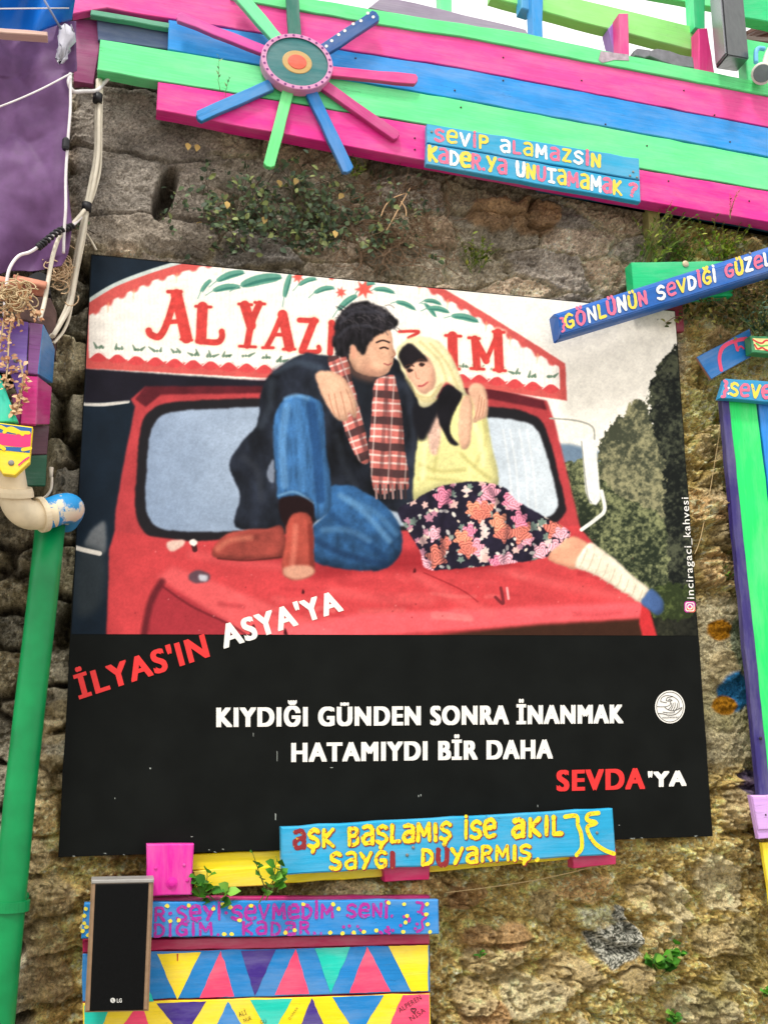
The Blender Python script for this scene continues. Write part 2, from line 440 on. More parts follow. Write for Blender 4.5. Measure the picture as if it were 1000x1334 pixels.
# ------------------------------------------------------------------ lettering
# brush glyphs: (width, [strokes]); a stroke is (smooth?, points) with cap height 1
GL = {
    'S': (.62, [(1, [(.58, .86), (.36, 1), (.1, .84), (.14, .6), (.45, .45), (.58, .2), (.32, 0), (.02, .13)])]),
    'e': (.64, [(0, [(.06, .5), (.6, .52)]), (1, [(.6, .52), (.6, .86), (.33, 1), (.06, .78), (.03, .32), (.22, .02), (.62, .1)])]),
    'E': (.55, [(0, [(.06, 1), (.06, 0), (.55, 0)]), (0, [(.06, 1), (.55, 1)]), (0, [(.06, .52), (.46, .52)])]),
    'V': (.66, [(0, [(.02, 1), (.32, 0), (.64, 1)])]),
    'I': (.16, [(0, [(.08, 1), (.08, 0)])]),
    'P': (.58, [(0, [(.06, 1), (.06, 0)]), (1, [(.06, .98), (.42, .96), (.56, .74), (.4, .5), (.06, .48)])]),
    'R': (.6, [(0, [(.06, 1), (.06, 0)]), (1, [(.06, .98), (.42, .96), (.55, .74), (.4, .52), (.06, .5)]), (0, [(.28, .5), (.58, 0)])]),
    'B': (.6, [(0, [(.06, 1), (.06, 0)]), (1, [(.06, .98), (.4, .96), (.5, .76), (.36, .54), (.06, .52)]), (1, [(.06, .52), (.42, .5), (.56, .26), (.4, .03), (.06, .02)])]),
    'a': (.62, [(1, [(.08, .95), (.36, 1), (.56, .86), (.58, .5), (.58, .02)]), (1, [(.58, .55), (.28, .56), (.04, .32), (.2, .02), (.58, .1)])]),
    'A': (.66, [(0, [(.02, 0), (.33, 1), (.64, 0)]), (0, [(.14, .36), (.52, .36)])]),
    'L': (.5, [(0, [(.06, 1), (.06, .02), (.5, .04)])]),
    'M': (.8, [(0, [(.05, 0), (.08, 1), (.4, .3), (.7, 1), (.75, 0)])]),
    'Z': (.6, [(0, [(.04, .98), (.56, .98), (.05, .03), (.58, .03)])]),
    'N': (.62, [(0, [(.05, 0), (.06, 1), (.55, .03), (.57, 1)])]),
    'K': (.6, [(0, [(.06, 1), (.06, 0)]), (0, [(.56, 1), (.1, .48), (.6, 0)])]),
    'D': (.62, [(0, [(.06, 1), (.06, 0)]), (1, [(.06, .98), (.36, .94), (.58, .6), (.5, .2), (.3, .03), (.06, .02)])]),
    'Y': (.62, [(0, [(.02, 1), (.3, .5)]), (0, [(.62, 1), (.2, 0)])]),
    'U': (.6, [(1, [(.05, 1), (.05, .35), (.16, .04), (.42, .03), (.55, .3), (.56, 1)])]),
    'T': (.6, [(0, [(.02, .98), (.6, .98)]), (0, [(.31, .98), (.31, 0)]), (0, [(.14, .02), (.48, .02)])]),
    'G': (.66, [(1, [(.6, .88), (.36, 1), (.08, .75), (.06, .3), (.3, .01), (.6, .14)]), (0, [(.6, .14), (.6, .45), (.34, .45)])]),
    'O': (.66, [(1, [(.33, 1), (.08, .78), (.08, .25), (.33, 0), (.58, .25), (.58, .78), (.33, 1)])]),
    'H': (.62, [(0, [(.06, 1), (.06, 0)]), (0, [(.56, 1), (.56, 0)]), (0, [(.06, .5), (.56, .5)])]),
    '?': (.5, [(1, [(.05, .9), (.3, 1), (.48, .8), (.3, .5), (.24, .28)]), (0, [(.2, .02), (.24, -.02)])]),
    '.': (.16, [(0, [(.06, .05), (.1, .02)])]),
    ':': (.18, [(0, [(.07, .25), (.1, .22)]), (0, [(.07, .75), (.1, .72)])]),
    '-': (.26, [(0, [(.1, .5), (.14, .48)])]),
    "'": (.14, [(0, [(.07, 1), (.05, .75)])]),
    ' ': (.42, []),
    '}': (.34, [(1, [(.02, 1), (.2, .92), (.16, .66), (.3, .5), (.16, .34), (.2, .08), (.02, 0)])]),
    '3': (.5, [(1, [(.05, .95), (.3, 1), (.42, .8), (.16, .55), (.46, .3), (.3, .02), (.02, .1)])]),
}
for base, new in (('I', 'İ'),):
    GL[new] = (GL[base][0], GL[base][1] + [(0, [(.08, 1.27), (.09, 1.22)])])
for base, new in (('O', 'Ö'), ('U', 'Ü')):
    GL[new] = (GL[base][0], GL[base][1] + [(0, [(.18, 1.28), (.19, 1.2)]), (0, [(.44, 1.28), (.45, 1.2)])])
GL['Ğ'] = (GL['G'][0], GL['G'][1] + [(1, [(.15, 1.3), (.3, 1.18), (.48, 1.3)])])
GL['Ş'] = (GL['S'][0], GL['S'][1] + [(0, [(.3, -.1), (.24, -.28)])])


def quad_map(q, d):
    """q: photo corners TL, TR, BR, BL of a line of capitals; returns f(u, v) -> wall (x, z)."""
    C = [np.array([at(x, y, d)[0], at(x, y, d)[2]]) for x, y in q]
    def f(u, v):
        a = C[3] + (C[2] - C[3]) * u; b = C[0] + (C[1] - C[0]) * u
        return a + (b - a) * v
    return f, 0.5 * (np.linalg.norm(C[0] - C[3]) + np.linalg.norm(C[1] - C[2])), 0.5 * (np.linalg.norm(C[1] - C[0]) + np.linalg.norm(C[2] - C[3]))


def split_sharp(P):
    out = []; cur = [P[0]]
    for i in range(1, len(P)):
        cur.append(P[i])
        if 0 < i < len(P) - 1:
            a = P[i] - P[i - 1]; b = P[i + 1] - P[i]
            if (a @ b) / (np.linalg.norm(a) * np.linalg.norm(b) + 1e-12) < .55:
                out.append(cur); cur = [P[i]]
    out.append(cur); return out


def hand_text(geo, text, quad, d, cols, t=.2, seed=1, gap=.2, wob=.03):
    """cols: material index per visible letter (cycled)."""
    r = random.Random(seed)
    f, hh, ww = quad_map(quad, d)
    tot = sum(GL[c][0] + gap for c in text) - gap
    x = 0; k = 0; lay = 0
    for c in text:
        wd, st = GL[c]
        if c != ' ':
            mi = cols[k % len(cols)]; k += 1
            tk = t * r.uniform(.84, 1.14); dy = r.uniform(-wob, wob); sc = 1 + r.uniform(-wob, wob) * 1.5
            for sm_, P in st:
                Q = [f((x + p[0] + r.uniform(-1, 1) * wob * .5) / tot, dy + p[1] * sc + r.uniform(-1, 1) * wob * .6) for p in P]
                if sm_: Q = smooth_line(Q, 5); pieces = [Q]
                else: pieces = split_sharp(Q)
                for pc in pieces:
                    if not sm_: pc = [pc[0] + (pc[-1] - pc[0]) * s for s in np.linspace(0, 1, 5)] if len(pc) == 2 else smooth_line(pc, 3)
                    geo.ribbon(pc, hh * tk * .5, d + .0004 + (lay % 9) * .00012, mi, r); lay += 1
        x += wd + gap


FONT_N = [0]


def type_mesh(text, offset, space=1.0):
    cu = bpy.data.curves.new('type', 'FONT'); cu.body = text; cu.offset = offset; cu.space_character = space; cu.resolution_u = 6
    o = bpy.data.objects.new('type', cu); COL.objects.link(o)
    bpy.context.view_layer.update()
    dg = bpy.context.evaluated_depsgraph_get()
    me = bpy.data.meshes.new_from_object(o.evaluated_get(dg))
    V = np.array([v.co[:2] for v in me.vertices]); F = [list(p.vertices) for p in me.polygons]
    bpy.data.objects.remove(o); bpy.data.curves.remove(cu); bpy.data.meshes.remove(me)
    return V, F


CAPH = None


def printed_text(geo, text, quad, d, mi=0, offset=.035, space=1.08, cap=.73, bold=0.0):
    if bold:
        for k, (s, v) in enumerate(((0, 0), (-1, -.45), (1, .45), (-1, .45), (1, -.45))):
            e = (np.array(quad[1]) - np.array(quad[0])); e = e / np.linalg.norm(e) * bold; e = e * s + np.array([-e[1], e[0]]) * v
            printed_text(geo, text, [(x + e[0], y + e[1]) for x, y in quad], d + .0001 * k, mi, offset, space, cap)
        return
    V, F = type_mesh(text, offset, space)
    f, hh, ww = quad_map(quad, d)
    x0, x1 = V[:, 0].min(), V[:, 0].max(); y0 = -offset; cap_ = cap + offset
    P = [f((v[0] - x0) / (x1 - x0), (v[1] - y0) / (cap_ - y0)) for v in V]
    geo.add([(p[0], -d, p[1]) for p in P], F, mi)
    n = len(F)
    for i in range(len(geo.f) - n, len(geo.f)):
        a, b, c = [np.array(geo.v[k]) for k in geo.f[i][:3]]
        if np.cross(b - a, c - a)[1] > 0: geo.f[i] = geo.f[i][::-1]


# ------------------------------------------------------------------ the picture printed on the poster
PX0, PY0, PX1, PY1, SS = 70, 322, 940, 836, 2
CWID, CHEI = (PX1 - PX0) * SS, (PY1 - PY0) * SS
YY, XX = np.mgrid[0:CHEI, 0:CWID].astype(np.float32)
YY = YY / SS + PY0; XX = XX / SS + PX0
IMG = np.zeros((CHEI, CWID, 3), np.float32)
WX = 3.0 * (fbm(XX * .11, YY * .11, 701, 4, .62) - .5); WY = 3.0 * (fbm(XX * .11, YY * .11, 711, 4, .62) - .5)


def blur(m, r):
    r = int(round(r))
    if r < 1: return m
    for ax in (0, 1):
        for _ in range(2):
            p = np.pad(m, [(r + 1, r) if a == ax else (0, 0) for a in (0, 1)], mode='edge')
            c = np.cumsum(p, axis=ax, dtype=np.float64)
            m = ((c[2 * r + 1:] - c[:-2 * r - 1]) if ax == 0 else (c[:, 2 * r + 1:] - c[:, :-2 * r - 1])) / (2 * r + 1)
    return m.astype(np.float32)


def bbox(P, pad):
    x0 = max(0, int((min(p[0] for p in P) - pad - PX0) * SS)); x1 = min(CWID, int((max(p[0] for p in P) + pad - PX0) * SS) + 2)
    y0 = max(0, int((min(p[1] for p in P) - pad - PY0) * SS)); y1 = min(CHEI, int((max(p[1] for p in P) + pad - PY0) * SS) + 2)
    return y0, max(y1, y0 + 1), x0, max(x1, x0 + 1)


def loop(P, n=5):
    P = [np.array(p, float) for p in P]; out = []; k = len(P)
    for i in range(k):
        p0, p1, p2, p3 = P[i - 1], P[i], P[(i + 1) % k], P[(i + 2) % k]
        for s in range(n):
            t = s / n
            out.append(0.5 * (2 * p1 + (p2 - p0) * t + (2 * p0 - 5 * p1 + 4 * p2 - p3) * t * t + (3 * p1 - p0 - 3 * p2 + p3) * t ** 3))
    return out


def mask(P, soft=.6, smooth=True, rag=1.0):
    if smooth: P = loop(P)
    pad = soft * 3 + 2
    y0, y1, x0, x1 = bbox(P, pad)
    X = XX[y0:y1, x0:x1] + WX[y0:y1, x0:x1] * rag; Y = YY[y0:y1, x0:x1] + WY[y0:y1, x0:x1] * rag; ins = np.zeros(X.shape, bool)
    for i in range(len(P)):
        ax, ay = P[i]; bx, by = P[(i + 1) % len(P)]
        if ay == by: continue
        c = ((ay > Y) != (by > Y)) & (X < (bx - ax) * (Y - ay) / (by - ay) + ax)
        ins ^= c
    return (y0, y1, x0, x1), blur(ins.astype(np.float32), soft * SS)


def comp(bb, m, color, alpha=1.0):
    y0, y1, x0, x1 = bb
    c = color(XX[y0:y1, x0:x1], YY[y0:y1, x0:x1]) if callable(color) else np.array(color, np.float32)
    a = (m * alpha)[..., None]
    IMG[y0:y1, x0:x1] = IMG[y0:y1, x0:x1] * (1 - a) + c * a


def poly(P, color, soft=.6, smooth=True, alpha=1.0, vol=0.0, r=7, rag=None):
    bb, m = mask(P, soft, smooth, rag if rag is not None else (1.0 if smooth else .35)); comp(bb, m, color, alpha)
    if vol:                                   # modelling of the photographed form: lit from the upper left
        y0, y1, x0, x1 = bb; k = int(r * SS * .6)
        mp = np.pad(m, k, mode='constant'); lo = blur(mp, r * SS)
        a_ = lo[2 * k:2 * k + m.shape[0], 2 * k:2 * k + m.shape[1]] if False else lo[k + k // 2:k + k // 2 + m.shape[0], k + k // 2:k + k // 2 + m.shape[1]]
        b_ = lo[k - k // 2:k - k // 2 + m.shape[0], k - k // 2:k - k // 2 + m.shape[1]]
        f = 1 - vol * (1 - np.clip(a_ * 1.25, 0, 1)) * m + vol * .35 * (1 - np.clip(b_ * 1.3, 0, 1)) * m
        IMG[y0:y1, x0:x1] *= f[..., None]


def stroke(P, wd, color, soft=.6, alpha=1.0, smooth=True, taper=False):
    if smooth and len(P) > 2: P = smooth_line(P, 6)
    wmax = wd if not hasattr(wd, '__len__') else max(wd)
    y0, y1, x0, x1 = bbox(P, wmax + soft * 3 + 2)
    X = XX[y0:y1, x0:x1]; Y = YY[y0:y1, x0:x1]; m = np.zeros(X.shape, np.float32)
    n = len(P) - 1
    for i in range(n):
        ax, ay = P[i]; bx, by = P[i + 1]; dx, dy = bx - ax, by - ay; l2 = dx * dx + dy * dy + 1e-9
        t = np.clip(((X - ax) * dx + (Y - ay) * dy) / l2, 0, 1)
        dist = np.hypot(X - ax - t * dx, Y - ay - t * dy)
        s = (i + t) / n
        hw = wd / 2 if not hasattr(wd, '__len__') else np.interp(s, np.linspace(0, 1, len(wd)), np.array(wd) / 2)
        if taper: hw = hw * np.sqrt(np.clip(4 * s * (1 - s) + .04, 0, 1))
        m = np.maximum(m, np.clip((hw - dist) / max(soft, .25) + .5, 0, 1))
    comp((y0, y1, x0, x1), m, color, alpha)


def tone(c, amp=.12, sx=.05, sy=.05, seed=3, grad=(0, 0), c0=(500, 580)):
    """A printed tone: base colour with cloth-like unevenness and a linear fall-off."""
    c = np.array(c, np.float32)
    def fn(X, Y):
        n = fbm(X * sx, Y * sy, seed, 4) - .5
        k = 1 + amp * 2 * n + grad[0] * (X - c0[0]) / 100 + grad[1] * (Y - c0[1]) / 100
        return c * k[..., None]
    return fn


def paint_picture():
    # sky, far hill, trees behind the truck
    IMG[:] = (240, 235, 224)
    comp((0, CHEI, 0, CWID), np.ones((CHEI, CWID), np.float32), tone((241, 236, 225), .015, .02, .02, 5))
    poly([(700, 585), (730, 578), (765, 584), (800, 600), (800, 640), (700, 640)], (108, 130, 152), 2)
    def foliage(P, dark, light, seed, rag=9, soft=1.0, thr=.5):
        bb, m = mask(P, 5)
        y0, y1, x0, x1 = bb; X = XX[y0:y1, x0:x1]; Y = YY[y0:y1, x0:x1]
        e = fbm(X / rag, Y / rag, seed, 5, .72)
        mm = sstep(thr - .05, thr + .05, m + (e - .5) * 1.5)
        n = fbm(X / 4.5, Y / 4.5, seed + 9, 5, .72)[..., None]; n2 = fbm(X / 40, Y / 40, seed + 19, 3)[..., None]
        q = np.clip((n - .36) * 3.0 + (n2 - .5) * 2.2, 0, 1)
        comp(bb, mm, lambda A, B: np.array(dark, np.float32) * (1 - q) + np.array(light, np.float32) * q)
    foliage([(715, 625), (760, 596), (800, 612), (830, 640), (880, 640), (905, 640), (915, 835), (735, 835), (735, 700)], (36, 44, 32), (138, 142, 100), 41)
    foliage([(790, 560), (815, 535), (835, 520), (850, 550), (880, 560), (900, 600), (900, 680), (800, 640), (778, 600)], (62, 66, 52), (152, 148, 112), 51, 7)
    foliage([(842, 520), (848, 492), (866, 466), (880, 450), (900, 440), (925, 470), (925, 835), (880, 835), (868, 700), (862, 600), (850, 560)], (20, 24, 22), (78, 82, 64), 61, 8)
    poly([(770, 780), (840, 790), (915, 770), (915, 836), (760, 836)], tone((24, 24, 20), .5, .2, .2, 9), 8, alpha=.75)
    foliage([(835, 775), (870, 760), (900, 765), (905, 800), (850, 805)], (44, 54, 30), (92, 104, 58), 71, 6)
    # dark upper left corner and left side
    poly([(70, 322), (262, 322), (262, 345), (200, 352), (150, 372), (114, 394), (112, 480), (200, 496), (200, 620), (175, 715), (160, 836), (60, 836)], tone((20, 32, 44), .18, .03, .03, 8), 1, False)
    stroke([(104, 526), (135, 527), (167, 523)], 4.5, (212, 208, 200), .8)
    poly([(111, 705), (122, 688), (137, 680), (138, 715), (130, 722), (112, 712)], (104, 108, 112), 2)
    poly([(100, 720), (128, 716), (138, 740), (130, 790), (100, 800)], (44, 52, 58), 5)
    stroke([(97, 713), (112, 717), (130, 721)], 6, (225, 218, 208), .8)
    # cab of the truck: roof, pillars, windscreen
    poly([(168, 516), (190, 499), (350, 494), (640, 505), (712, 522), (722, 548), (756, 690), (740, 705), (150, 715), (150, 670), (162, 600), (176, 530)], tone((178, 62, 66), .10, .04, .04, 12), .8, False)
    poly([(176, 520), (192, 500), (360, 495), (640, 506), (708, 522), (712, 534), (640, 520), (360, 512), (210, 514), (190, 530)], tone((86, 28, 36), .2, .05, .05, 14), 1.2, False)
    stroke([(182, 506), (192, 499), (260, 497), (348, 495)], 1.6, (205, 205, 210), .8, .8)
    poly([(112, 480), (356, 497), (350, 503), (190, 503), (168, 522), (110, 525)], tone((26, 24, 34), .2, .04, .04, 15), 1, False)
    poly([(178, 620), (181, 572), (188, 544), (208, 528), (245, 522), (360, 519), (500, 523), (640, 530), (680, 535), (702, 546), (714, 568), (735, 650), (733, 672), (716, 685), (680, 690), (500, 698), (318, 704), (228, 705), (196, 699), (180, 680), (176, 655)], (30, 28, 32), .9)
    def glass(X, Y):
        k = np.clip((X - 190) / 520, 0, 1)[..., None]; n = (fbm(X * .02, Y * .015, 33, 3)[..., None] - .5) * 26
        return np.array((128, 146, 172), np.float32) * (1 - k) + np.array((196, 206, 214), np.float32) * k + n + ((700 - Y) * .08)[..., None]
    poly([(191, 620), (194, 574), (201, 551), (218, 538), (250, 534), (360, 530), (500, 536), (640, 544), (676, 548), (695, 556), (706, 574), (726, 648), (724, 664), (712, 674), (680, 679), (500, 686), (318, 692), (236, 692), (206, 687), (193, 672), (189, 650)], glass, .8)
    for x in (655, 664, 676, 686): stroke([(x, 560), (x + 8, 610), (x + 12, 662)], 3.0, (226, 230, 232), 1.6, .5)
    # bonnet
    poly([(142, 760), (845, 795), (850, 840), (138, 840)], (170, 52, 56), 1, False)
    poly([(140, 836), (142, 716), (150, 692), (250, 706), (420, 692), (700, 690), (752, 684), (836, 784), (838, 806), (760, 812), (480, 827), (480, 836)], tone((198, 66, 70), .07, .02, .03, 21, (.006, .03), (480, 760)), .8, False)
    poly([(205, 752), (225, 738), (265, 752), (470, 836), (330, 836)], (222, 96, 98), 3, False, .75)
    poly([(208, 758), (300, 812), (320, 836), (188, 836), (196, 790)], (150, 44, 54), 3, False, .8)
    stroke([(211, 758), (196, 786), (186, 836)], 9, (70, 22, 30), 5, .75)
    stroke([(212, 764), (250, 790), (300, 814), (330, 834)], 3, (96, 26, 34), 2, .7)
    poly([(460, 800), (836, 784), (838, 804), (700, 813), (440, 832), (320, 836), (340, 822)], (236, 104, 112), 2.5, False, .7)
    for x0, y0, x1, y1, a in ((540, 748, 640, 800, .4), (430, 770, 560, 782, .35), (640, 738, 820, 780, .35), (250, 722, 420, 740, .3)):
        stroke([(x0, y0), ((x0 + x1) / 2, (y0 + y1) / 2 + 3), (x1, y1)], 12, (232, 108, 108), 9, a)
    rr_ = random.Random(12)
    for _ in range(46):
        x0, y0 = rr_.uniform(260, 800), rr_.uniform(715, 808); L = rr_.uniform(10, 60)
        stroke([(x0, y0), (x0 + L * .5, y0 + rr_.uniform(-3, 4)), (x0 + L, y0 + rr_.uniform(-3, 6))], rr_.uniform(2, 9), rr_.choice([(236, 130, 126), (150, 34, 42), (226, 104, 104), (132, 30, 38), (240, 160, 150)]), rr_.uniform(2, 6), rr_.uniform(.10, .32))
    for _ in range(60): stroke([(rr_.uniform(160, 830), rr_.uniform(700, 824))] * 2, rr_.uniform(.8, 2.2), rr_.choice([(236, 150, 146), (96, 24, 30)]), .7, .6)
    stroke([(552, 746), (600, 768), (622, 784)], 1.6, (120, 24, 32), 1, .6)
    poly([(600, 824), (700, 814), (838, 806), (846, 840), (480, 840)], (58, 34, 24), 2, False)
    poly([(836, 786), (846, 796), (857, 836), (838, 836), (832, 812)], (196, 50, 54), 1, False)
    poly([(246, 748), (258, 743), (272, 748), (272, 756), (258, 760), (248, 756)], (92, 66, 76), .8); poly([(259, 749), (270, 750), (268, 757), (260, 756)], (188, 186, 196), .8)
    stroke([(252, 706), (254, 716)], 7, (70, 30, 34), 1); poly([(248, 704), (253, 702), (257, 706), (253, 711), (248, 709)], (236, 228, 220), .5)
    poly([(218, 706), (240, 704), (238, 712), (222, 718)], (222, 190, 176), 1.2)
    stroke([(652, 766), (655, 786), (645, 778)], 4, (116, 40, 46), 1); stroke([(660, 766), (662, 780)], 3, (230, 160, 160), 1)
    for x, y, s in ((330, 820, 7), (372, 822, 4), (395, 770, 3), (540, 742, 3)): poly([(x, y - s), (x + s * .6, y + s), (x - s * .6, y + s)], (60, 18, 24), .6)
    # mirror
    poly([(757, 572), (775, 568), (782, 650), (776, 658), (768, 656), (762, 640)], tone((232, 232, 226), .05), .7, False)
    stroke([(716, 545), (750, 548), (771, 556), (774, 572)], 2.2, (160, 160, 150), .6)
    stroke([(783, 640), (787, 664), (776, 676), (757, 690)], 5, (226, 226, 220), .8)
    stroke([(757, 575), (764, 640), (770, 655)], 1.5, (150, 150, 144), .7)
    # painted header board over the cab
    hdr = [(112, 480), (112, 396), (150, 373), (200, 354), (262, 336), (340, 328), (480, 330), (560, 366), (615, 398), (680, 438), (736, 474), (738, 522), (635, 507), (500, 499), (356, 493)]
    poly(hdr, (204, 88, 84), .7, False)
    def corrug(X, Y):
        k = 1 + .018 * np.sin(X * 1.15) + .02 * (fbm(X * .03, Y * .2, 77, 3) - .5) * 2
        return np.array((243, 237, 228), np.float32) * k[..., None]
    inner = [(116, 466)]
    top = [(116, 414), (150, 392), (200, 368), (262, 350), (340, 340), (480, 342), (556, 378), (610, 408), (672, 446), (728, 481)]
    top = [(x, y - 6) for x, y in top]
    inner += [(x, y + 3) for x, y in top] + [(729, 508)]
    bot = [(729, 506), (635, 493), (500, 486), (356, 480), (240, 472), (116, 463)]
    inner += bot[1:-1]
    poly(inner, corrug, .6, False)
    for i in range(len(top) - 1):                                    # scalloped inner edges
        (ax, ay), (bx, by) = top[i], top[i + 1]; n = max(1, int(math.hypot(bx - ax, by - ay) / 17))
        for k in range(n):
            t = (k + .5) / n; x, y = ax + (bx - ax) * t, ay + (by - ay) * t
            poly([(x - 7, y - 2), (x, y - 5), (x + 7, y - 1), (x + 3, y + 6), (x - 3, y + 6)], (204, 88, 84), .8)
            if k % 2: stroke([(x, y + 4), (x - 1, y + 15)], [3, 1], (232, 178, 128), 1.5, .5)
    for i in range(len(bot) - 1):
        (ax, ay), (bx, by) = bot[i], bot[i + 1]; n = max(1, int(math.hypot(bx - ax, by - ay) / 22))
        for k in range(n):
            t = (k + .5) / n; x, y = ax + (bx - ax) * t, ay + (by - ay) * t
            poly([(x - 11, y + 4), (x - 5, y - 3), (x, y - 4), (x + 5, y - 3), (x + 11, y + 4), (x, y + 8)], (206, 72, 74), .7)
            stroke([(x - 11, y + 2), (x, y - 5), (x + 11, y + 2)], 1.2, (250, 240, 232), .6, .9)
            for a in (-4, 0, 4): stroke([(x + a + 3 * math.sin(x * 7.1), y - 12 + 2 * math.sin(x * 3.3)), (x + a * 1.5 + 1 + 4 * math.sin(x * 5 + a), y - 15 + 3 * math.sin(x + a))], [4, 1.5], (72, 104, 82), .9, .8)
    stroke([(112, 394), (150, 371), (200, 352), (262, 334)], 5, (196, 206, 202), 1)
    for x, y, a, L in ((268, 372, -50, 20), (300, 360, -18, 36), (295, 376, -8, 34), (340, 366, -12, 52), (374, 372, -75, 30), (400, 367, -20, 24), (422, 378, -14, 26), (452, 394, -38, 30),
                       (500, 379, 10, 26), (528, 398, 22, 26), (563, 394, 12, 22), (560, 404, 50, 22), (570, 404, 10, 28), (605, 415, 12, 34), (478, 372, -20, 20)):
        c, s = math.cos(math.radians(a)), math.sin(math.radians(a))
        pts = [(x - L / 2 * c, y - L / 2 * s), (x, y - 2 * c), (x + L / 2 * c, y + L / 2 * s)]
        stroke(pts, L * .26, (88, 150, 132), .7, .95, True, True)
        stroke([(p[0] + 2, p[1] + 1.5) for p in pts], L * .08, (46, 110, 98), .8, .8, True, True)
        stroke([(pts[0][0] - L * .3 * c, pts[0][1] - L * .3 * s + 5), pts[0]], 1.2, (110, 160, 146), .6)
    for x, y, r0 in ((388, 361, 9), (444, 381, 8), (474, 377, 13), (432, 361, 6)):
        poly([(x + (r0 if i % 2 else r0 * .45) * math.cos(i * math.pi / 7), y + (r0 if i % 2 else r0 * .45) * math.sin(i * math.pi / 7)) for i in range(14)], (222, 92, 82), .6, False)
    red = (200, 66, 62)
    todo = []
    def letter(Ls, wd=11): todo.append((Ls[0], wd))
    letter([[(229, 384), (218, 420), (208, 438), (197, 436), (194, 431)]], 9); letter([[(230, 384), (238, 418), (243, 440)]], 15); letter([[(216, 420), (238, 418)]], 6); letter([[(219, 380), (236, 380)]], 5); letter([[(236, 442), (250, 443)]], 4)
    letter([[(264, 400), (262, 442)]], 14); letter([[(258, 444), (282, 446), (289, 440), (289, 432)]], 8); letter([[(255, 399), (275, 400)]], 4)
    letter([[(319, 398), (327, 424)]], 13); letter([[(338, 396), (328, 420), (322, 450)]], 9); letter([[(311, 396), (328, 397)]], 4); letter([[(332, 394), (345, 396)]], 4); letter([[(312, 451), (333, 452)]], 4)
    letter([[(367, 410), (356, 436), (348, 451)]], 7); letter([[(368, 410), (377, 452)]], 13); letter([[(356, 436), (374, 436)]], 5); letter([[(342, 453), (356, 453)]], 4); letter([[(369, 455), (384, 455)]], 4)
    letter([[(390, 417), (412, 418)]], 7); letter([[(409, 418), (394, 456)]], 10); letter([[(392, 458), (414, 458), (415, 452)]], 6)
    letter([[(432, 421), (430, 460)]], 8); letter([[(432, 421), (446, 456)]], 9)
    letter([[(520, 432), (545, 432), (532, 440)]], 4); letter([[(589, 438), (590, 478)]], 13); letter([[(580, 437), (600, 438)]], 4); letter([[(583, 480), (598, 481)]], 4)
    letter([[(618, 442), (621, 478)]], 10); letter([[(618, 442), (633, 470)]], 9); letter([[(633, 470), (647, 436)]], 6); letter([[(648, 434), (650, 480)]], 12); letter([[(610, 440), (624, 441)]], 4); letter([[(642, 432), (656, 433)]], 4); letter([[(613, 480), (630, 481)]], 4); letter([[(643, 482), (658, 483)]], 4)
    for P, wd in todo: stroke(P, wd + 5, (240, 208, 184), 2.2, .45)
    for P, wd in todo: stroke(P, wd, lambda X, Y: np.array(red, np.float32) * (1 + .22 * (fbm(X * .2, Y * .2, 301, 3) - .5))[..., None], .7)
    # the couple on the bonnet: an anonymous man in a dark coat, a woman in a headscarf
    def q4(L): return [(250 + .45 * x, 380 + .45 * y) for x, y in L]
    def q6(L): return [(480 + .45 * x, 560 + .45 * y) for x, y in L]
    coat = tone((27, 31, 40), .9, .045, .03, 81)
    poly(q4([(60, 770), (260, 780), (360, 830), (520, 810), (660, 810), (900, 800), (860, 760), (300, 740)]), (120, 22, 30), 5, alpha=.55)
    poly(q4([(270, 205), (330, 178), (400, 186), (560, 180), (640, 250), (665, 330), (660, 480), (655, 610), (600, 640), (480, 600), (400, 620), (330, 690), (240, 690), (126, 680), (140, 590), (108, 500), (150, 430), (190, 380), (205, 270)]), coat, .9, vol=0.5, r=9)
    poly(q4([(224, 500), (236, 486), (240, 545), (228, 552), (216, 530)]), (120, 130, 148), 1)
    for P, c_, a in (([(240, 230), (300, 205), (370, 220)], (70, 84, 100), .5), ([(230, 260), (225, 330), (200, 390)], (66, 76, 88), .4), ([(150, 480), (190, 520), (200, 600)], (58, 62, 70), .35), ([(620, 270), (640, 360), (640, 500)], (56, 62, 74), .45), ([(420, 420), (440, 500), (470, 560)], (52, 58, 68), .35)):
        stroke(q4(P), 9, c_, 6, a)
    poly(q4([(450, 215), (500, 235), (560, 240), (575, 300), (540, 420), (520, 480), (490, 420), (455, 300)]), tone((28, 32, 40), .25), 1)
    jean = tone((56, 102, 152), .26, .22, .05, 91, (-.06, -.02), (390, 600))
    poly(q4([(395, 570), (450, 560), (500, 580), (560, 620), (605, 690), (602, 760), (560, 800), (500, 808), (400, 795), (345, 770), (345, 690), (390, 640)]), tone((44, 84, 128), .3, .10, .09, 93, (.05, -.35), (470, 690)), .8, vol=0.7, r=12)
    for P, c_, a in (([(430, 590), (500, 640), (570, 720)], (112, 160, 200), .5), ([(400, 640), (470, 700), (560, 770)], (24, 54, 92), .5), ([(360, 720), (440, 760), (560, 790)], (22, 44, 76), .55), ([(450, 600), (530, 640), (590, 700)], (96, 146, 190), .4), ([(380, 690), (450, 690), (510, 720)], (110, 156, 196), .35)):
        stroke(q4(P), 8, c_, 5, a)
    poly(q4([(265, 312), (300, 298), (345, 303), (378, 335), (388, 450), (402, 560), (400, 630), (360, 660), (350, 605), (300, 588), (250, 600), (245, 540), (234, 430), (240, 360)]), jean, .8, vol=0.6, r=9)
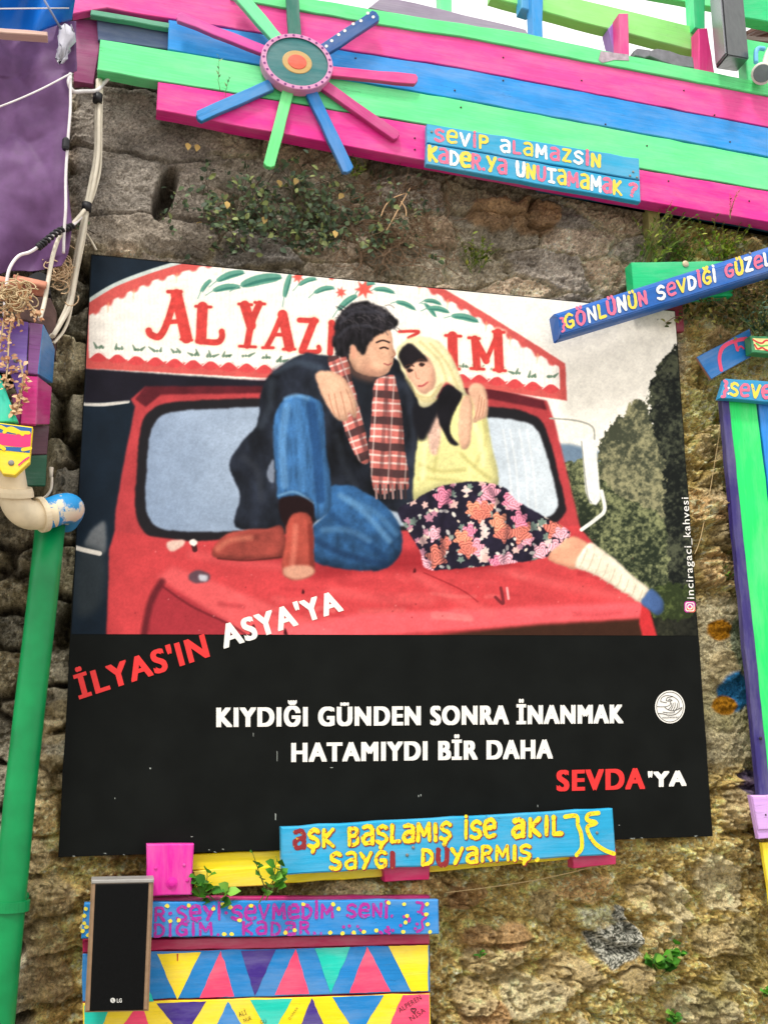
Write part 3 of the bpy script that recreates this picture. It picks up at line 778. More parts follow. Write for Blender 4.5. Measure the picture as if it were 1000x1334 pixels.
    for P, c_, a, w_ in (([(275, 330), (262, 430), (268, 560)], (120, 172, 220), .45, 10), ([(345, 330), (360, 450), (372, 600)], (24, 56, 100), .6, 12), ([(300, 320), (315, 440), (320, 570)], (84, 140, 196), .35, 10), ([(252, 590), (300, 580), (350, 612)], (130, 176, 214), .7, 2.5), ([(270, 310), (300, 300), (335, 308)], (130, 180, 224), .5, 5)):
        stroke(q4(P), w_, c_, 4, a)
    poly(q4([(252, 604), (300, 592), (350, 612), (352, 660), (330, 680), (270, 680)]), (30, 16, 18), 1)
    boot = tone((168, 74, 62), .16, .06, .06, 97)
    poly(q4([(60, 745), (95, 705), (150, 690), (215, 685), (262, 680), (266, 765), (160, 775), (72, 772)]), tone((150, 66, 58), .2, .06, .06, 98), .8, vol=0.6, r=7)
    stroke(q4([(75, 745), (110, 720), (170, 712)]), 7, (206, 124, 100), 5, .5); stroke(q4([(75, 772), (160, 778), (262, 768)]), 2.5, (80, 30, 28), 1, .7)
    poly(q4([(275, 672), (300, 640), (345, 655), (352, 760), (352, 815), (310, 832), (266, 822), (262, 770), (272, 720)]), boot, .8, vol=0.6, r=8)
    stroke(q4([(300, 680), (296, 740), (290, 790)]), 7, (218, 128, 108), 5, .55); stroke(q4([(340, 680), (345, 740), (346, 800)]), 6, (108, 40, 36), 4, .6)
    poly(q4([(268, 800), (310, 792), (350, 800), (350, 818), (310, 833), (268, 822)]), (206, 150, 126), 1.6)
    # plaid scarf
    def plaid(ang, seed):
        ca, sa = math.cos(ang), math.sin(ang)
        def fn(X, Y):
            u = X * ca + Y * sa; v = -X * sa + Y * ca; v = v + 2.5 * (fbm(X * .06, Y * .06, seed, 2) - .5)
            c = np.empty(X.shape + (3,), np.float32); c[:] = (196, 108, 100)
            def bandm(t, per, a, b, col, al):
                p = np.mod(t, per); m = (sstep(a - .8, a + .8, p) * (1 - sstep(b - .8, b + .8, p)))[..., None] * al
                c[:] = c * (1 - m) + np.array(col, np.float32) * m
            bandm(v, 34, 2, 12, (60, 44, 46), .88); bandm(v, 34, 17, 19.5, (242, 224, 214), .8); bandm(v, 34, 27, 29.5, (242, 224, 214), .8)
            bandm(u, 22, 2, 7, (74, 48, 50), .45); bandm(u, 22, 13, 15, (240, 220, 210), .55)
            return c * (1 + .25 * (fbm(X * .08, Y * .03, seed + 2, 3) - .5))[..., None]
        return fn
    poly(q4([(392, 198), (418, 184), (442, 180), (460, 240), (475, 300), (500, 400), (512, 490), (480, 486), (440, 395), (425, 290)]), plaid(-.35, 5), .7, vol=0.5, r=7)
    poly(q4([(528, 262), (560, 246), (585, 245), (605, 330), (615, 440), (628, 560), (600, 572), (530, 578), (512, 450), (520, 350)]), plaid(.06, 8), .7, vol=0.5, r=9)
    for k in range(8): stroke(q4([(532 + k * 12, 560), (534 + k * 12, 598)]), 3, (52, 42, 44) if k % 2 else (150, 120, 116), .8)
    stroke(q4([(560, 260), (570, 400), (575, 560)]), 5, (90, 50, 52), 3, .45); stroke(q4([(430, 200), (465, 330), (500, 470)]), 4, (90, 50, 52), 3, .4)
    # his head, turned towards her (no particular person)
    skin = tone((222, 172, 142), .06, .05, .05, 101, (.35, .05), (495, 470))
    poly(q4([(455, 165), (500, 120), (560, 108), (576, 118), (580, 150), (590, 178), (582, 192), (578, 215), (560, 240), (525, 246), (488, 236), (460, 215)]), skin, .7, vol=0.45, r=9)
    poly(q4([(455, 200), (480, 230), (530, 248), (520, 262), (480, 250), (450, 228)]), (120, 82, 68), 3, alpha=.6)
    poly(q4([(405, 150), (412, 90), (440, 48), (490, 28), (540, 38), (580, 66), (594, 100), (570, 112), (535, 128), (512, 150), (500, 180), (480, 172), (474, 155), (458, 156), (454, 178), (440, 188), (420, 182), (410, 168)]), tone((30, 28, 32), .8, .25, .08, 103), .9, rag=3.2, vol=.4, r=6)
    rr_ = random.Random(6)
    for _ in range(70):
        hx, hy = rr_.uniform(412, 585), rr_.uniform(36, 110); an = rr_.uniform(-.6, .5)
        stroke(q4([(hx, hy), (hx + 14 * math.cos(an), hy + 14 * math.sin(an) + 3), (hx + 26 * math.cos(an + .4), hy + 26 * math.sin(an + .4) + 6)]), 1.3, rr_.choice([(70, 66, 70), (14, 13, 16), (52, 48, 52), (88, 84, 88)]), .8, .55)
    for P in ([(430, 90), (470, 60), (530, 60)], [(425, 130), (460, 100), (520, 100)], [(440, 60), (500, 44), (560, 70)]): stroke(q4(P), 4, (66, 66, 76), 3, .5)
    poly(q4([(458, 160), (470, 156), (478, 172), (474, 192), (462, 192)]), (216, 156, 130), .8)
    stroke(q4([(534, 147), (552, 141), (571, 147)]), 2.2, (46, 34, 32), 1); stroke(q4([(545, 164), (556, 161), (567, 165)]), 2.4, (52, 34, 30), .7)
    stroke(q4([(581, 172), (588, 182), (578, 190)]), 1.6, (150, 100, 82), .9, .7); stroke(q4([(556, 208), (568, 212), (577, 207)]), 2, (160, 92, 82), .9)
    stroke(q4([(520, 236), (545, 240), (566, 226)]), 5, (186, 138, 116), 4, .6); stroke(q4([(515, 165), (525, 195), (535, 212)]), 8, (236, 188, 158), 6, .5)
    poly(q4([(500, 200), (530, 225), (560, 235), (530, 246), (490, 236)]), (168, 118, 98), 4, alpha=.5)
    # her: blouse, scarf, face
    yel = tone((228, 222, 152), .07, .06, .05, 111, (.02, -.05), (600, 560))
    poly(q4([(672, 335), (720, 305), (800, 300), (845, 335), (866, 440), (884, 560), (800, 572), (720, 565), (650, 610), (640, 560), (655, 420)]), yel, .8, vol=0.5, r=10)
    for P, a in (([(700, 360), (710, 440), (700, 520)], .4), ([(780, 470), (820, 510), (860, 540)], .5), ([(660, 500), (720, 520), (790, 515)], .45), ([(840, 360), (850, 430), (820, 500)], .35), ([(655, 540), (740, 545), (800, 556)], .4)): stroke(q4(P), 5, (168, 158, 92), 4, a)
    for P in ([(800, 350), (830, 420), (845, 500)], [(680, 400), (672, 470), (668, 540)]): stroke(q4(P), 7, (246, 242, 186), 5, .6)
    poly(q4([(690, 350), (712, 345), (722, 400), (708, 470), (688, 460), (682, 400)]), tone((214, 176, 158), .2, .3, .3, 113), 1.5)
    poly(q4([(640, 330), (700, 312), (715, 340), (690, 400), (672, 430), (650, 420)]), (22, 22, 28), 2)
    poly(q4([(592, 175), (605, 152), (640, 132), (690, 134), (735, 162), (765, 215), (790, 285), (800, 312), (770, 290), (735, 262), (712, 300), (690, 328), (660, 330), (640, 280), (608, 230)]), tone((236, 226, 178), .06, .08, .05, 117), .8, vol=0.45, r=8)
    for P, a in (([(690, 150), (740, 210), (770, 280)], .5), ([(660, 145), (715, 200), (735, 255)], .5), ([(650, 300), (690, 305), (720, 270)], .6), ([(620, 250), (660, 310), (700, 315)], .5)): stroke(q4(P), 4, (190, 172, 118), 3, a)
    poly(q4([(612, 205), (640, 188), (680, 188), (702, 225), (704, 262), (690, 288), (668, 296), (645, 276), (622, 240)]), tone((230, 178, 150), .05, .05, .05, 119), .8, vol=0.4, r=8)
    poly(q4([(598, 192), (604, 168), (630, 150), (660, 172), (682, 200), (668, 204), (645, 206), (625, 224), (616, 222)]), tone((28, 24, 28), .3), 1)
    for x, y in ((630, 228), (664, 212)):
        poly(q4([(x - 9, y), (x, y - 6), (x + 10, y - 1), (x, y + 6)]), (48, 32, 30), .7); stroke(q4([(x - 12, y - 13), (x, y - 17), (x + 12, y - 12)]), 1.5, (70, 44, 38), .7)
    stroke(q4([(646, 232), (650, 250), (658, 252)]), 1.6, (186, 128, 106), 1, .8); stroke(q4([(656, 273), (668, 272), (682, 262)]), 2.6, (176, 84, 82), .8)
    poly(q4([(690, 230), (702, 250), (690, 285), (676, 270)]), (204, 148, 122), 3, alpha=.5)
    poly(q4([(738, 268), (765, 282), (782, 300), (764, 335), (748, 380), (752, 420), (770, 442), (748, 440), (728, 405), (712, 370), (705, 325), (718, 295)]), tone((22, 21, 26), .3), 1)
    # hands
    hs = tone((226, 178, 148), .06, .06, .06, 121)
    poly(q4([(778, 318), (800, 300), (812, 330), (808, 400), (800, 448), (778, 452), (770, 400)]), hs, .8, vol=0.45, r=5)
    poly(q4([(798, 285), (820, 264), (846, 276), (858, 320), (852, 360), (830, 374), (812, 378), (818, 350), (812, 320)]), hs, .8, vol=0.45, r=5)
    for k in range(3): stroke(q4([(832 + k * 7, 300 + k * 6), (826 + k * 8, 340 + k * 3), (818 + k * 10, 368 - k * 4)]), 1.4, (170, 116, 92), .9, .7)
    poly(q4([(358, 236), (395, 229), (432, 244), (455, 272), (476, 330), (472, 366), (455, 350), (448, 372), (430, 374), (408, 355), (384, 318), (368, 280)]), hs, .8, vol=0.45, r=7)
    for P in ([(430, 290), (440, 330), (446, 366)], [(412, 296), (420, 335), (428, 368)], [(396, 298), (404, 330), (412, 352)], [(446, 282), (460, 318), (468, 352)]): stroke(q4(P), 1.5, (172, 118, 94), .9, .7)
    # flowered skirt
    sk = q6([(84, 232), (130, 205), (200, 166), (270, 152), (340, 152), (400, 172), (432, 208), (520, 258), (582, 296), (552, 340), (500, 372), (400, 388), (300, 398), (172, 404), (148, 350), (112, 290)])
    bb, m = mask(sk, .7); y0, y1, x0, x1 = bb
    X = XX[y0:y1, x0:x1]; Y = YY[y0:y1, x0:x1]
    C = np.empty(X.shape + (3,), np.float32); C[:] = (34, 30, 46); C *= (1 + .6 * (fbm(X * .1, Y * .1, 131, 3) - .5))[..., None]
    r = random.Random(4)
    for kind in range(3):
        for _ in range((150, 90, 34)[kind]):
            fx, fy = r.uniform(515, 745), r.uniform(626, 745); a = r.uniform(0, 6.28)
            R0 = (r.uniform(2.2, 4), r.uniform(3.5, 6), r.uniform(8, 14))[kind]
            col = r.choice([[(232, 226, 216), (206, 200, 196), (150, 160, 148), (240, 220, 200)], [(226, 186, 178), (236, 214, 206), (190, 130, 150), (120, 140, 128)], [(226, 132, 160), (236, 160, 178), (214, 120, 104), (232, 150, 120), (238, 176, 190)]][kind])
            ux, uy = X - fx, Y - fy; rr = np.hypot(ux * math.cos(a) + uy * math.sin(a), (-ux * math.sin(a) + uy * math.cos(a)) * (1.7 if kind == 0 else 1.15))
            th = np.arctan2(uy, ux)
            rb = R0 * (1 + (.22 if kind else .05) * np.sin(th * (5 if kind else 2) + a) + .1 * np.sin(th * 9 + 2 * a))
            mm = np.clip((rb - rr) / .9 + .5, 0, 1)[..., None] * .95
            k = (1 + .28 * np.sin(rr * 1.5 + 3 * np.sin(th * 3 + a)))[..., None] if kind == 2 else 1.0
            C = C * (1 - mm) + np.array(col, np.float32) * np.clip(k, .6, 1.2) * mm
    comp(bb, m, lambda A, B: C)
    for P, a in (([(240, 170), (210, 280), (220, 390)], .45), ([(350, 170), (400, 270), (390, 380)], .4), ([(130, 240), (150, 300), (180, 390)], .4), ([(440, 230), (480, 300), (470, 370)], .35)): stroke(q6(P), 7, (20, 16, 28), 6, a)
    # leg, sock, shoe
    poly(q6([(516, 372), (548, 335), (590, 308), (632, 328), (640, 350), (604, 402), (560, 392)]), tone((224, 160, 130), .08), .8, vol=0.5, r=6)
    poly(q6([(598, 398), (612, 360), (640, 326), (680, 350), (722, 384), (766, 424), (806, 456), (812, 482), (790, 500), (740, 472), (690, 440), (640, 412)]), tone((236, 224, 202), .08, .15, .15, 141), .8, vol=0.5, r=6)
    for k in range(9): stroke(q6([(632 + k * 20, 344 + k * 15), (622 + k * 20, 372 + k * 15), (610 + k * 20, 398 + k * 12)]), 1.6, (188, 172, 146), 1, .55)
    poly(q6([(788, 500), (806, 470), (820, 460), (848, 490), (852, 520), (838, 536), (815, 524)]), tone((70, 98, 148), .15), .8, vol=0.5, r=5)


def make_print(parent, d):
    paint_picture()
    NX, NZ = 860, 540
    # printed rectangle: full width of the board, from its upper edge down to the caption panel
    zt = ZB + BOARD_H - .004
    xs = np.linspace(-BOARD_W / 2 + .003, BOARD_W / 2 - .003, NX); v = np.linspace(0, 1, NZ)
    e0, e1 = at(93, 826, d), at(907, 828, d)
    zb = e0[2] + (e1[2] - e0[2]) * (xs - e0[0]) / (e1[0] - e0[0])
    X = np.repeat(xs[None], NZ, 0); Z = zb[None] * (1 - v[:, None]) + zt * v[:, None]
    P = np.stack([X.ravel() - CAM[0], np.full(X.size, -d - CAM[1]), Z.ravel() - CAM[2]], 1) @ RCV.T
    px = PW / 2 + FOC * P[:, 0] / P[:, 2]; py = PH / 2 + FOC * P[:, 1] / P[:, 2]
    ix = np.clip((px - PX0) * SS, 0, CWID - 1.01); iy = np.clip((py - PY0) * SS, 0, CHEI - 1.01)
    im = np.stack([blur(IMG[..., k], 1) for k in range(3)], 2) * .45 + IMG * .55
    x0 = ix.astype(int); y0 = iy.astype(int); fx = (ix - x0)[:, None]; fy = (iy - y0)[:, None]
    c = (im[y0, x0] * (1 - fx) + im[y0, x0 + 1] * fx) * (1 - fy) + (im[y0 + 1, x0] * (1 - fx) + im[y0 + 1, x0 + 1] * fx) * fy
    c = np.clip(c, 0, 255)
    # the print's own grain and a slight fade
    c = c * (1 + .10 * (fbm(px * .09, py * .09, 205, 4)[:, None] - .5) + .12 * (fbm(px * .45, py * .45, 209, 3)[:, None] - .5))
    c = c * (1 + .03 * (np.random.RandomState(3).rand(len(c), 1) - .5) + .05 * (fbm(px * .25, py * .25, 201, 3)[:, None] - .5))
    c = np.clip(c / 255, 0, 1); c = np.where(c <= .04045, c / 12.92, ((c + .055) / 1.055) ** 2.4)
    off = np.array(root_loc(parent))
    V = np.stack([X.ravel(), np.full(X.size, -d), Z.ravel()], 1) - off
    i = np.arange(NX * NZ).reshape(NZ, NX)
    F = np.stack([i[:-1, :-1], i[:-1, 1:], i[1:, 1:], i[1:, :-1]], -1).reshape(-1, 4)
    me = bpy.data.meshes.new('printed_picture')
    me.vertices.add(len(V)); me.vertices.foreach_set('co', V.astype(np.float32).ravel())
    me.loops.add(F.size); me.loops.foreach_set('vertex_index', F.astype(np.int32).ravel())
    me.polygons.add(len(F)); me.polygons.foreach_set('loop_start', np.arange(0, F.size, 4, dtype=np.int32))
    at_ = me.color_attributes.new('print', 'FLOAT_COLOR', 'POINT')
    at_.data.foreach_set('color', np.concatenate([c, np.ones((len(c), 1))], 1).astype(np.float32).ravel())
    me.update(calc_edges=True)
    m, n, b = new_mat('printed picture'); L = n.links.new
    a = node(n, 'ShaderNodeVertexColor', layer_name='print'); L(a.outputs[0], b.inputs['Base Color'])
    b.inputs['Roughness'].default_value = .55; b.inputs['Specular IOR Level'].default_value = .08
    me.materials.append(m)
    o = bpy.data.objects.new('printed_picture', me); COL.objects.link(o); o.parent = parent
    return o

# ------------------------------------------------------------------ the ground and the old stone wall
def make_ground():
    g = Geo(); s = 400
    g.add([(-s, -s, 0), (s, -s, 0), (s, s, 0), (-s, s, 0)], [[0, 1, 2, 3]], 0, [(-s, -s), (s, -s), (s, s), (-s, s)])
    m, n, b = new_mat('paving'); L = n.links.new
    tc = node(n, 'ShaderNodeTexCoord'); a = node(n, 'ShaderNodeTexNoise'); a.inputs['Scale'].default_value = 4; a.inputs['Detail'].default_value = 8; L(tc.outputs['Object'], a.inputs['Vector'])
    v = node(n, 'ShaderNodeTexVoronoi', feature='DISTANCE_TO_EDGE'); v.inputs['Scale'].default_value = 7; L(tc.outputs['Object'], v.inputs['Vector'])
    cr = node(n, 'ShaderNodeMix', data_type='RGBA'); cr.inputs['A'].default_value = (.16, .14, .11, 1); cr.inputs['B'].default_value = (.34, .30, .25, 1); L(a.outputs[0], cr.inputs['Factor']); L(cr.outputs['Result'], b.inputs['Base Color'])
    b.inputs['Roughness'].default_value = .85
    bp = node(n, 'ShaderNodeBump'); bp.inputs['Strength'].default_value = .4; L(v.outputs[0], bp.inputs['Height']); L(bp.outputs[0], b.inputs['Normal'])
    o = g.build('ground', m); tag(o, kind='structure'); return o


WALL = {}


def make_wall():
    tl, bl = at(-120, 60), at(-160, 1480)
    x_l, x_r = min(at(-170, 700)[0], at(-170, 1300)[0]) - .9, at(1230, 300)[0] + .5
    z_b, z_t = 0.0, at(500, 70)[2]
    step = .0033
    z_lo = at(500, 1460)[2]
    xs = np.arange(x_l, x_r, step); zs = np.arange(z_lo, z_t, step)
    X, Z = np.meshgrid(xs, zs); X = X.astype(np.float32); Z = Z.astype(np.float32)
    q = np.stack([X.ravel() - CAM[0], np.full(X.size, -CAM[1]), Z.ravel() - CAM[2]], 1) @ RCV.T
    px = (PW / 2 + FOC * q[:, 0] / q[:, 2]).reshape(X.shape).astype(np.float32); py = (PH / 2 + FOC * q[:, 1] / q[:, 2]).reshape(X.shape).astype(np.float32)
    wx = X + .05 * (fbm(X * 5, Z * 5, 301, 4) - .5) + .03 * (fbm(X * 22, Z * 22, 311, 3) - .5)
    wz = Z + .04 * (fbm(X * 5, Z * 5, 321, 4) - .5) + .02 * (fbm(X * 22, Z * 22, 331, 3) - .5)
    # region weights, laid along the wall itself
    nse = (fbm(X * 6, Z * 6, 341, 4) - .5) * 60
    top = sstep(560, 440, py + nse) * sstep(900, 860, px + nse * .5)
    left = sstep(175, 120, px + nse * .5) * sstep(300, 345, py) * sstep(1090, 960, py + nse)
    left = np.maximum(left, sstep(60, 20, px + nse * .6) * sstep(300, 345, py))
    top = top * (1 - left); low = np.clip(1 - top - left, 0, 1)
    def ridge(x, z, sd, oc=5, gn=.55): return 1 - np.abs(2 * fbm(x, z, sd, oc, gn) - 1) * 2.2
    f1, fine = fbm(X * 11, Z * 13, 351, 6, .6), fbm(X * 48, Z * 52, 361, 4, .7)
    flk = ridge(X * 9, Z * 17, 365, 5, .6); pit = fbm(X * 85, Z * 85, 367, 2)
    e1, c1 = voronoi(wx / .24, wz / .112, 41, .9)
    e2, c2 = voronoi(wx / .25, wz / .112, 51, .85)
    e3, c3 = voronoi(wx / .21 + 3, wz / .115, 61, .95)
    e4, c4 = voronoi(wx / .05 + 1, wz / .032, 71, .95)
    h_top = .024 * sstep(.01, .10, e1) + .026 * (c1 - .5) + .024 * (f1 - .5) * 2 + .016 * (fine - .5) * 2 + .012 * flk
    h_left = .11 * sstep(.03, .26, e2) ** .8 + .05 * (c2 - .5) + .06 * (f1 - .5) * 2 + .034 * (fine - .5) * 2 + .026 * flk - .05
    expo = sstep(.50, .66, fbm(X * 3.1, Z * 3.6, 371, 3) + .35 * (c3 - .5))            # where stones come through the render
    h_low = .010 + .034 * sstep(.03, .16, e3) * expo + .016 * (c3 - .5) * expo +   .034 * (f1 - .5) * 2 + .016 * (fine - .5) * 2 + .016 * flk + .012 * sstep(.05, .2, e4) * sstep(.48, .56, fbm(X * 8, Z * 8, 381, 3))
    h_low -= .010 * sstep(.62, .75, pit)
    def ledge(t, sharp=.16):                                        # broken, flaky steps
        f = t - np.floor(t); return np.floor(t) + sstep(.5 - sharp, .5 + sharp, f)
    la = ledge(fbm(X * 6, Z * 10, 801, 6, .58) * 11); lb = ledge(fbm(X * 15, Z * 22, 811, 5, .6) * 7)
    h_low += .011 * (la - 5.5) + .006 * (lb - 3.5); h_top += .006 * (la - 5.5) + .005 * (lb - 3.5); h_left += .010 * (la - 5.5) + .007 * (lb - 3.5)
    cracks = sstep(.03, .0, np.abs(fbm(X * 4.5, Z * 6.5, 391, 5) - .5)) * sstep(.42, .56, fbm(X * 2.3, Z * 2.3, 395, 3))
    h_low -= .035 * cracks; h_top -= .014 * cracks
    h = top * h_top + left * h_left + low * h_low
    # big flat old plaster block at the upper left, the putlog hole, the recess at the left end
    blk = sstep(300, 255, px + nse * .4) * sstep(345, 320, py) * sstep(90, 110, px)
    e5, c5 = voronoi(wx / .52 + .3, wz / .20 + .4, 81, .5)
    h = h * (1 - blk) + blk * (.035 + .018 * sstep(.01, .10, e5) + .02 * (c5 - .5) + .020 * (f1 - .5) * 2 + .007 * (fine - .5) * 2)
    pls = sstep(880, 905, px) * sstep(770, 800, py + nse * .4) * sstep(1025, 985, py + nse * .4)
    h = h * (1 - pls * .8) + pls * .8 * (.030 + .014 * (f1 - .5) * 2 + .008 * (fine - .5) * 2 + .004 * flk)
    hole = sstep(1.15, .75, np.hypot((px - 214 - (py - 262) * -.25) / 13, (py - 262) / 34) + .15 * (fine - .5))
    h -= hole * .16
    gap = sstep(66, 26, px + nse * .5 + (py - 760) * .05) * sstep(560, 600, py) * sstep(1120, 900, py + nse * .5)
    h -= gap * .5
    # shapes of single stones in the rendered lower part
    def stone(poly_px, lift, rough=.008, seed=1):
        Q = np.array(poly_px, float); cx, cy = Q.mean(0)
        ang = np.arctan2(py - cy, px - cx); rad = np.hypot(px - cx, py - cy)
        a = np.arctan2(Q[:, 1] - cy, Q[:, 0] - cx); rr = np.hypot(Q[:, 0] - cx, Q[:, 1] - cy); o = np.argsort(a)
        rb = np.interp(ang, np.concatenate([[a[o][-1] - 2 * np.pi], a[o], [a[o][0] + 2 * np.pi]]), np.concatenate([[rr[o][-1]], rr[o], [rr[o][0]]]))
        rb = rb * (1 + .16 * (vn(px * .12, py * .12, seed) - .5))
        return sstep(1.04, .90, rad / rb)
    granite = np.maximum(stone([(760, 1218), (770, 1240), (785, 1258), (800, 1250), (826, 1236), (827, 1212), (812, 1196), (796, 1200), (778, 1207)], 0), stone([(788, 1188), (800, 1178), (812, 1184), (806, 1196), (794, 1197)], 0))
    bricks = np.maximum.reduce([stone([(601, 1216), (640, 1210), (682, 1208), (682, 1218), (640, 1226), (604, 1232)], 0), stone([(580, 1158), (600, 1152), (628, 1154), (622, 1172), (600, 1182), (582, 1180)], 0),
                                stone([(604, 282), (640, 268), (668, 272), (660, 300), (628, 306), (606, 300)], 0), stone([(662, 276), (700, 268), (728, 280), (720, 300), (690, 312), (664, 302)], 0), stone([(590, 1316), (620, 1300), (660, 1312), (650, 1330), (600, 1334)], 0)])
    pale = np.maximum.reduce([stone([(905, 1110), (940, 1120), (960, 1150), (950, 1180), (920, 1185), (908, 1160), (895, 1130)], 0), stone([(855, 1130), (870, 1150), (880, 1200), (870, 1220), (862, 1190), (852, 1160)], 0), stone([(640, 1290), (700, 1275), (740, 1290), (700, 1315), (650, 1312)], 0),
                              stone([(860, 1310), (920, 1298), (955, 1312), (900, 1330)], 0), stone([(745, 1320), (752, 1322), (756, 1334), (744, 1334)], 0), stone([(930, 1270), (950, 1262), (946, 1284), (930, 1285)], 0)])
    def crevice(P, wd, dep):
        m_ = np.zeros(px.shape, np.float32); qx = px + 7 * (fbm(px * .09, py * .09, 851, 3) - .5); qy = py + 7 * (fbm(px * .09, py * .09, 861, 3) - .5)
        for k in range(len(P) - 1):
            ax_, ay_ = P[k]; bx_, by_ = P[k + 1]; dx, dy = bx_ - ax_, by_ - ay_; t_ = np.clip(((px - ax_) * dx + (py - ay_) * dy) / (dx * dx + dy * dy), 0, 1)
            m_ = np.maximum(m_, sstep(wd, wd * .3, np.hypot(qx - ax_ - t_ * dx, qy - ay_ - t_ * dy)))
        return m_ * dep
    slab_ = np.maximum.reduce([stone([(690, 1158), (704, 1154), (714, 1176), (710, 1198), (698, 1200), (690, 1180)], 0, seed=5), stone([(596, 1248), (640, 1240), (676, 1246), (668, 1262), (620, 1268)], 0, seed=6), stone([(588, 1284), (640, 1288), (634, 1312), (600, 1318), (586, 1304)], 0, seed=7),
                               stone([(700, 1262), (760, 1256), (782, 1272), (740, 1286), (704, 1280)], 0, seed=8), stone([(800, 1256), (840, 1264), (830, 1284), (798, 1280)], 0, seed=9), stone([(820, 1150), (838, 1140), (848, 1170), (836, 1190)], 0, seed=10), stone([(930, 1200), (972, 1196), (970, 1236), (934, 1240)], 0, seed=11), stone([(900, 1210), (926, 1204), (928, 1236), (902, 1240)], 0, seed=12),
                               stone([(20, 1100), (58, 1094), (66, 1124), (30, 1134)], 0, seed=13), stone([(40, 1150), (92, 1146), (98, 1180), (50, 1188)], 0, seed=14), stone([(28, 1204), (70, 1198), (90, 1226), (44, 1240)], 0, seed=15), stone([(30, 1260), (84, 1250), (96, 1290), (40, 1300)], 0, seed=16), stone([(62, 920), (92, 916), (88, 962), (58, 968)], 0, seed=17), stone([(54, 986), (80, 982), (78, 1030), (48, 1036)], 0, seed=18),
                               stone([(906, 452), (930, 436), (944, 452), (920, 470)], 0, seed=19), stone([(920, 690), (940, 684), (946, 716), (926, 722)], 0, seed=20), stone([(912, 560), (934, 556), (938, 600), (914, 606)], 0, seed=21), stone([(916, 620), (938, 616), (944, 660), (920, 668)], 0, seed=22), stone([(930, 1040), (966, 1030), (972, 1070), (936, 1078)], 0, seed=23), stone([(918, 856), (946, 850), (950, 884), (922, 890)], 0, seed=24)])
    for P_, w_, d_ in (([(670, 1262), (689, 1254), (720, 1251)], 4, .022), ([(737, 1168), (752, 1173)], 3, .014), ([(606, 1236), (643, 1231), (683, 1222)], 5, .03), ([(586, 1305), (597, 1321), (626, 1321)], 5, .03), ([(849, 1154), (862, 1176), (876, 1200), (877, 1230)], 5, .03), ([(784, 1280), (802, 1288)], 4, .02), ([(796, 1317), (816, 1320)], 4, .02), ([(941, 1243), (972, 1245)], 5, .03), ([(950, 1275), (990, 1282)], 6, .03), ([(635, 1146), (658, 1161), (630, 1175)], 4, .018),
                       ([(690, 1160), (689, 1185), (700, 1203), (714, 1200)], 3, .018), ([(584, 1270), (630, 1276), (690, 1272)], 4, .018), ([(880, 1120), (895, 1160), (890, 1200), (905, 1250)], 5, .02), ([(20, 1140), (60, 1138), (100, 1130)], 6, .03), ([(10, 1192), (60, 1194), (104, 1186)], 6, .03), ([(20, 1246), (70, 1244), (104, 1236)], 6, .03), ([(20, 1306), (80, 1308), (106, 1300)], 6, .03), ([(904, 470), (906, 520), (912, 556)], 4, .02), ([(908, 612), (945, 606)], 5, .025), ([(910, 674), (948, 670)], 5, .025), ([(905, 728), (955, 735)], 6, .03), ([(925, 1028), (972, 1024)], 5, .025), ([(930, 1086), (985, 1080)], 6, .03), ([(80, 1116), (130, 1122), (190, 1124)], 9, .03)):
        h -= crevice(P_, w_, d_) * (1 - left * .5)
    h -= .05 * sstep(972, 1000, px + nse * .4) * sstep(1120, 1160, py)
    h += .014 * granite + .018 * bricks + .024 * pale + .018 * slab_
    # what the poster covers is flat render, so that nothing pokes through it
    und = ((np.abs(X) < BOARD_W / 2 + .03) & (Z > ZB - .03) & (Z < ZB + BOARD_H + .02)) | ((px > 90) & (px < 820) & (py > 1085)) | (py < 262 + .0 * px)
    h = np.where(und, np.minimum(h, .060), h)
    # colours that belong to the stones, the mortar, moss and old paint
    def pal(c, cols):
        k = c * (len(cols) - 1); i = np.clip(k.astype(int), 0, len(cols) - 2); f = (k - i)[..., None]
        A = np.array([lin(x) for x in cols], np.float32); return A[i] * (1 - f) + A[i + 1] * f
    v1 = np.clip(fbm(X * 16, Z * 18, 401, 5, .6) * 1.6 - .3, 0, 1)[..., None]
    ct = pal(c1, [(132, 124, 112), (152, 142, 124), (116, 110, 104), (158, 138, 116), (126, 121, 115), (150, 132, 110)]) * (.65 + .7 * v1)
    mt = (1 - sstep(.01, .14, e1))[..., None]; ct = ct * (1 - mt) + np.array(lin((156, 146, 126)), np.float32) * (.6 + .8 * v1) * mt
    cl = pal(c2, [(138, 130, 112), (118, 114, 102), (150, 140, 116), (126, 122, 112)]) * (.6 + .8 * v1)
    ml = (1 - sstep(.02, .2, e2))[..., None]; cl = cl * (1 - ml) + np.array(lin((84, 76, 62)), np.float32) * ml
    n3 = fbm(X * 7, Z * 8, 411, 5, .6)[..., None]; n4 = fbm(X * 40, Z * 44, 421, 4, .65)[..., None]
    sand = np.array(lin((178, 158, 100)), np.float32) * (1 - n3) + np.array(lin((150, 124, 70)), np.float32) * n3
    sand = sand * (.35 + 1.25 * n4) * (.8 + .5 * flk[..., None].clip(0, 1))
    sc = pal(c3, [(184, 166, 122), (160, 132, 88), (196, 180, 140), (150, 126, 84), (176, 142, 100)]) * (.6 + .8 * v1)
    ex = (expo * sstep(.05, .25, e3))[..., None] * .8; clow = sand * (1 - ex) + sc * ex
    spk = (sstep(.62, .74, fbm(X * 120, Z * 120, 431, 2)) * .55)[..., None]; clow = clow * (1 - spk) + np.array(lin((214, 200, 160)), np.float32) * spk
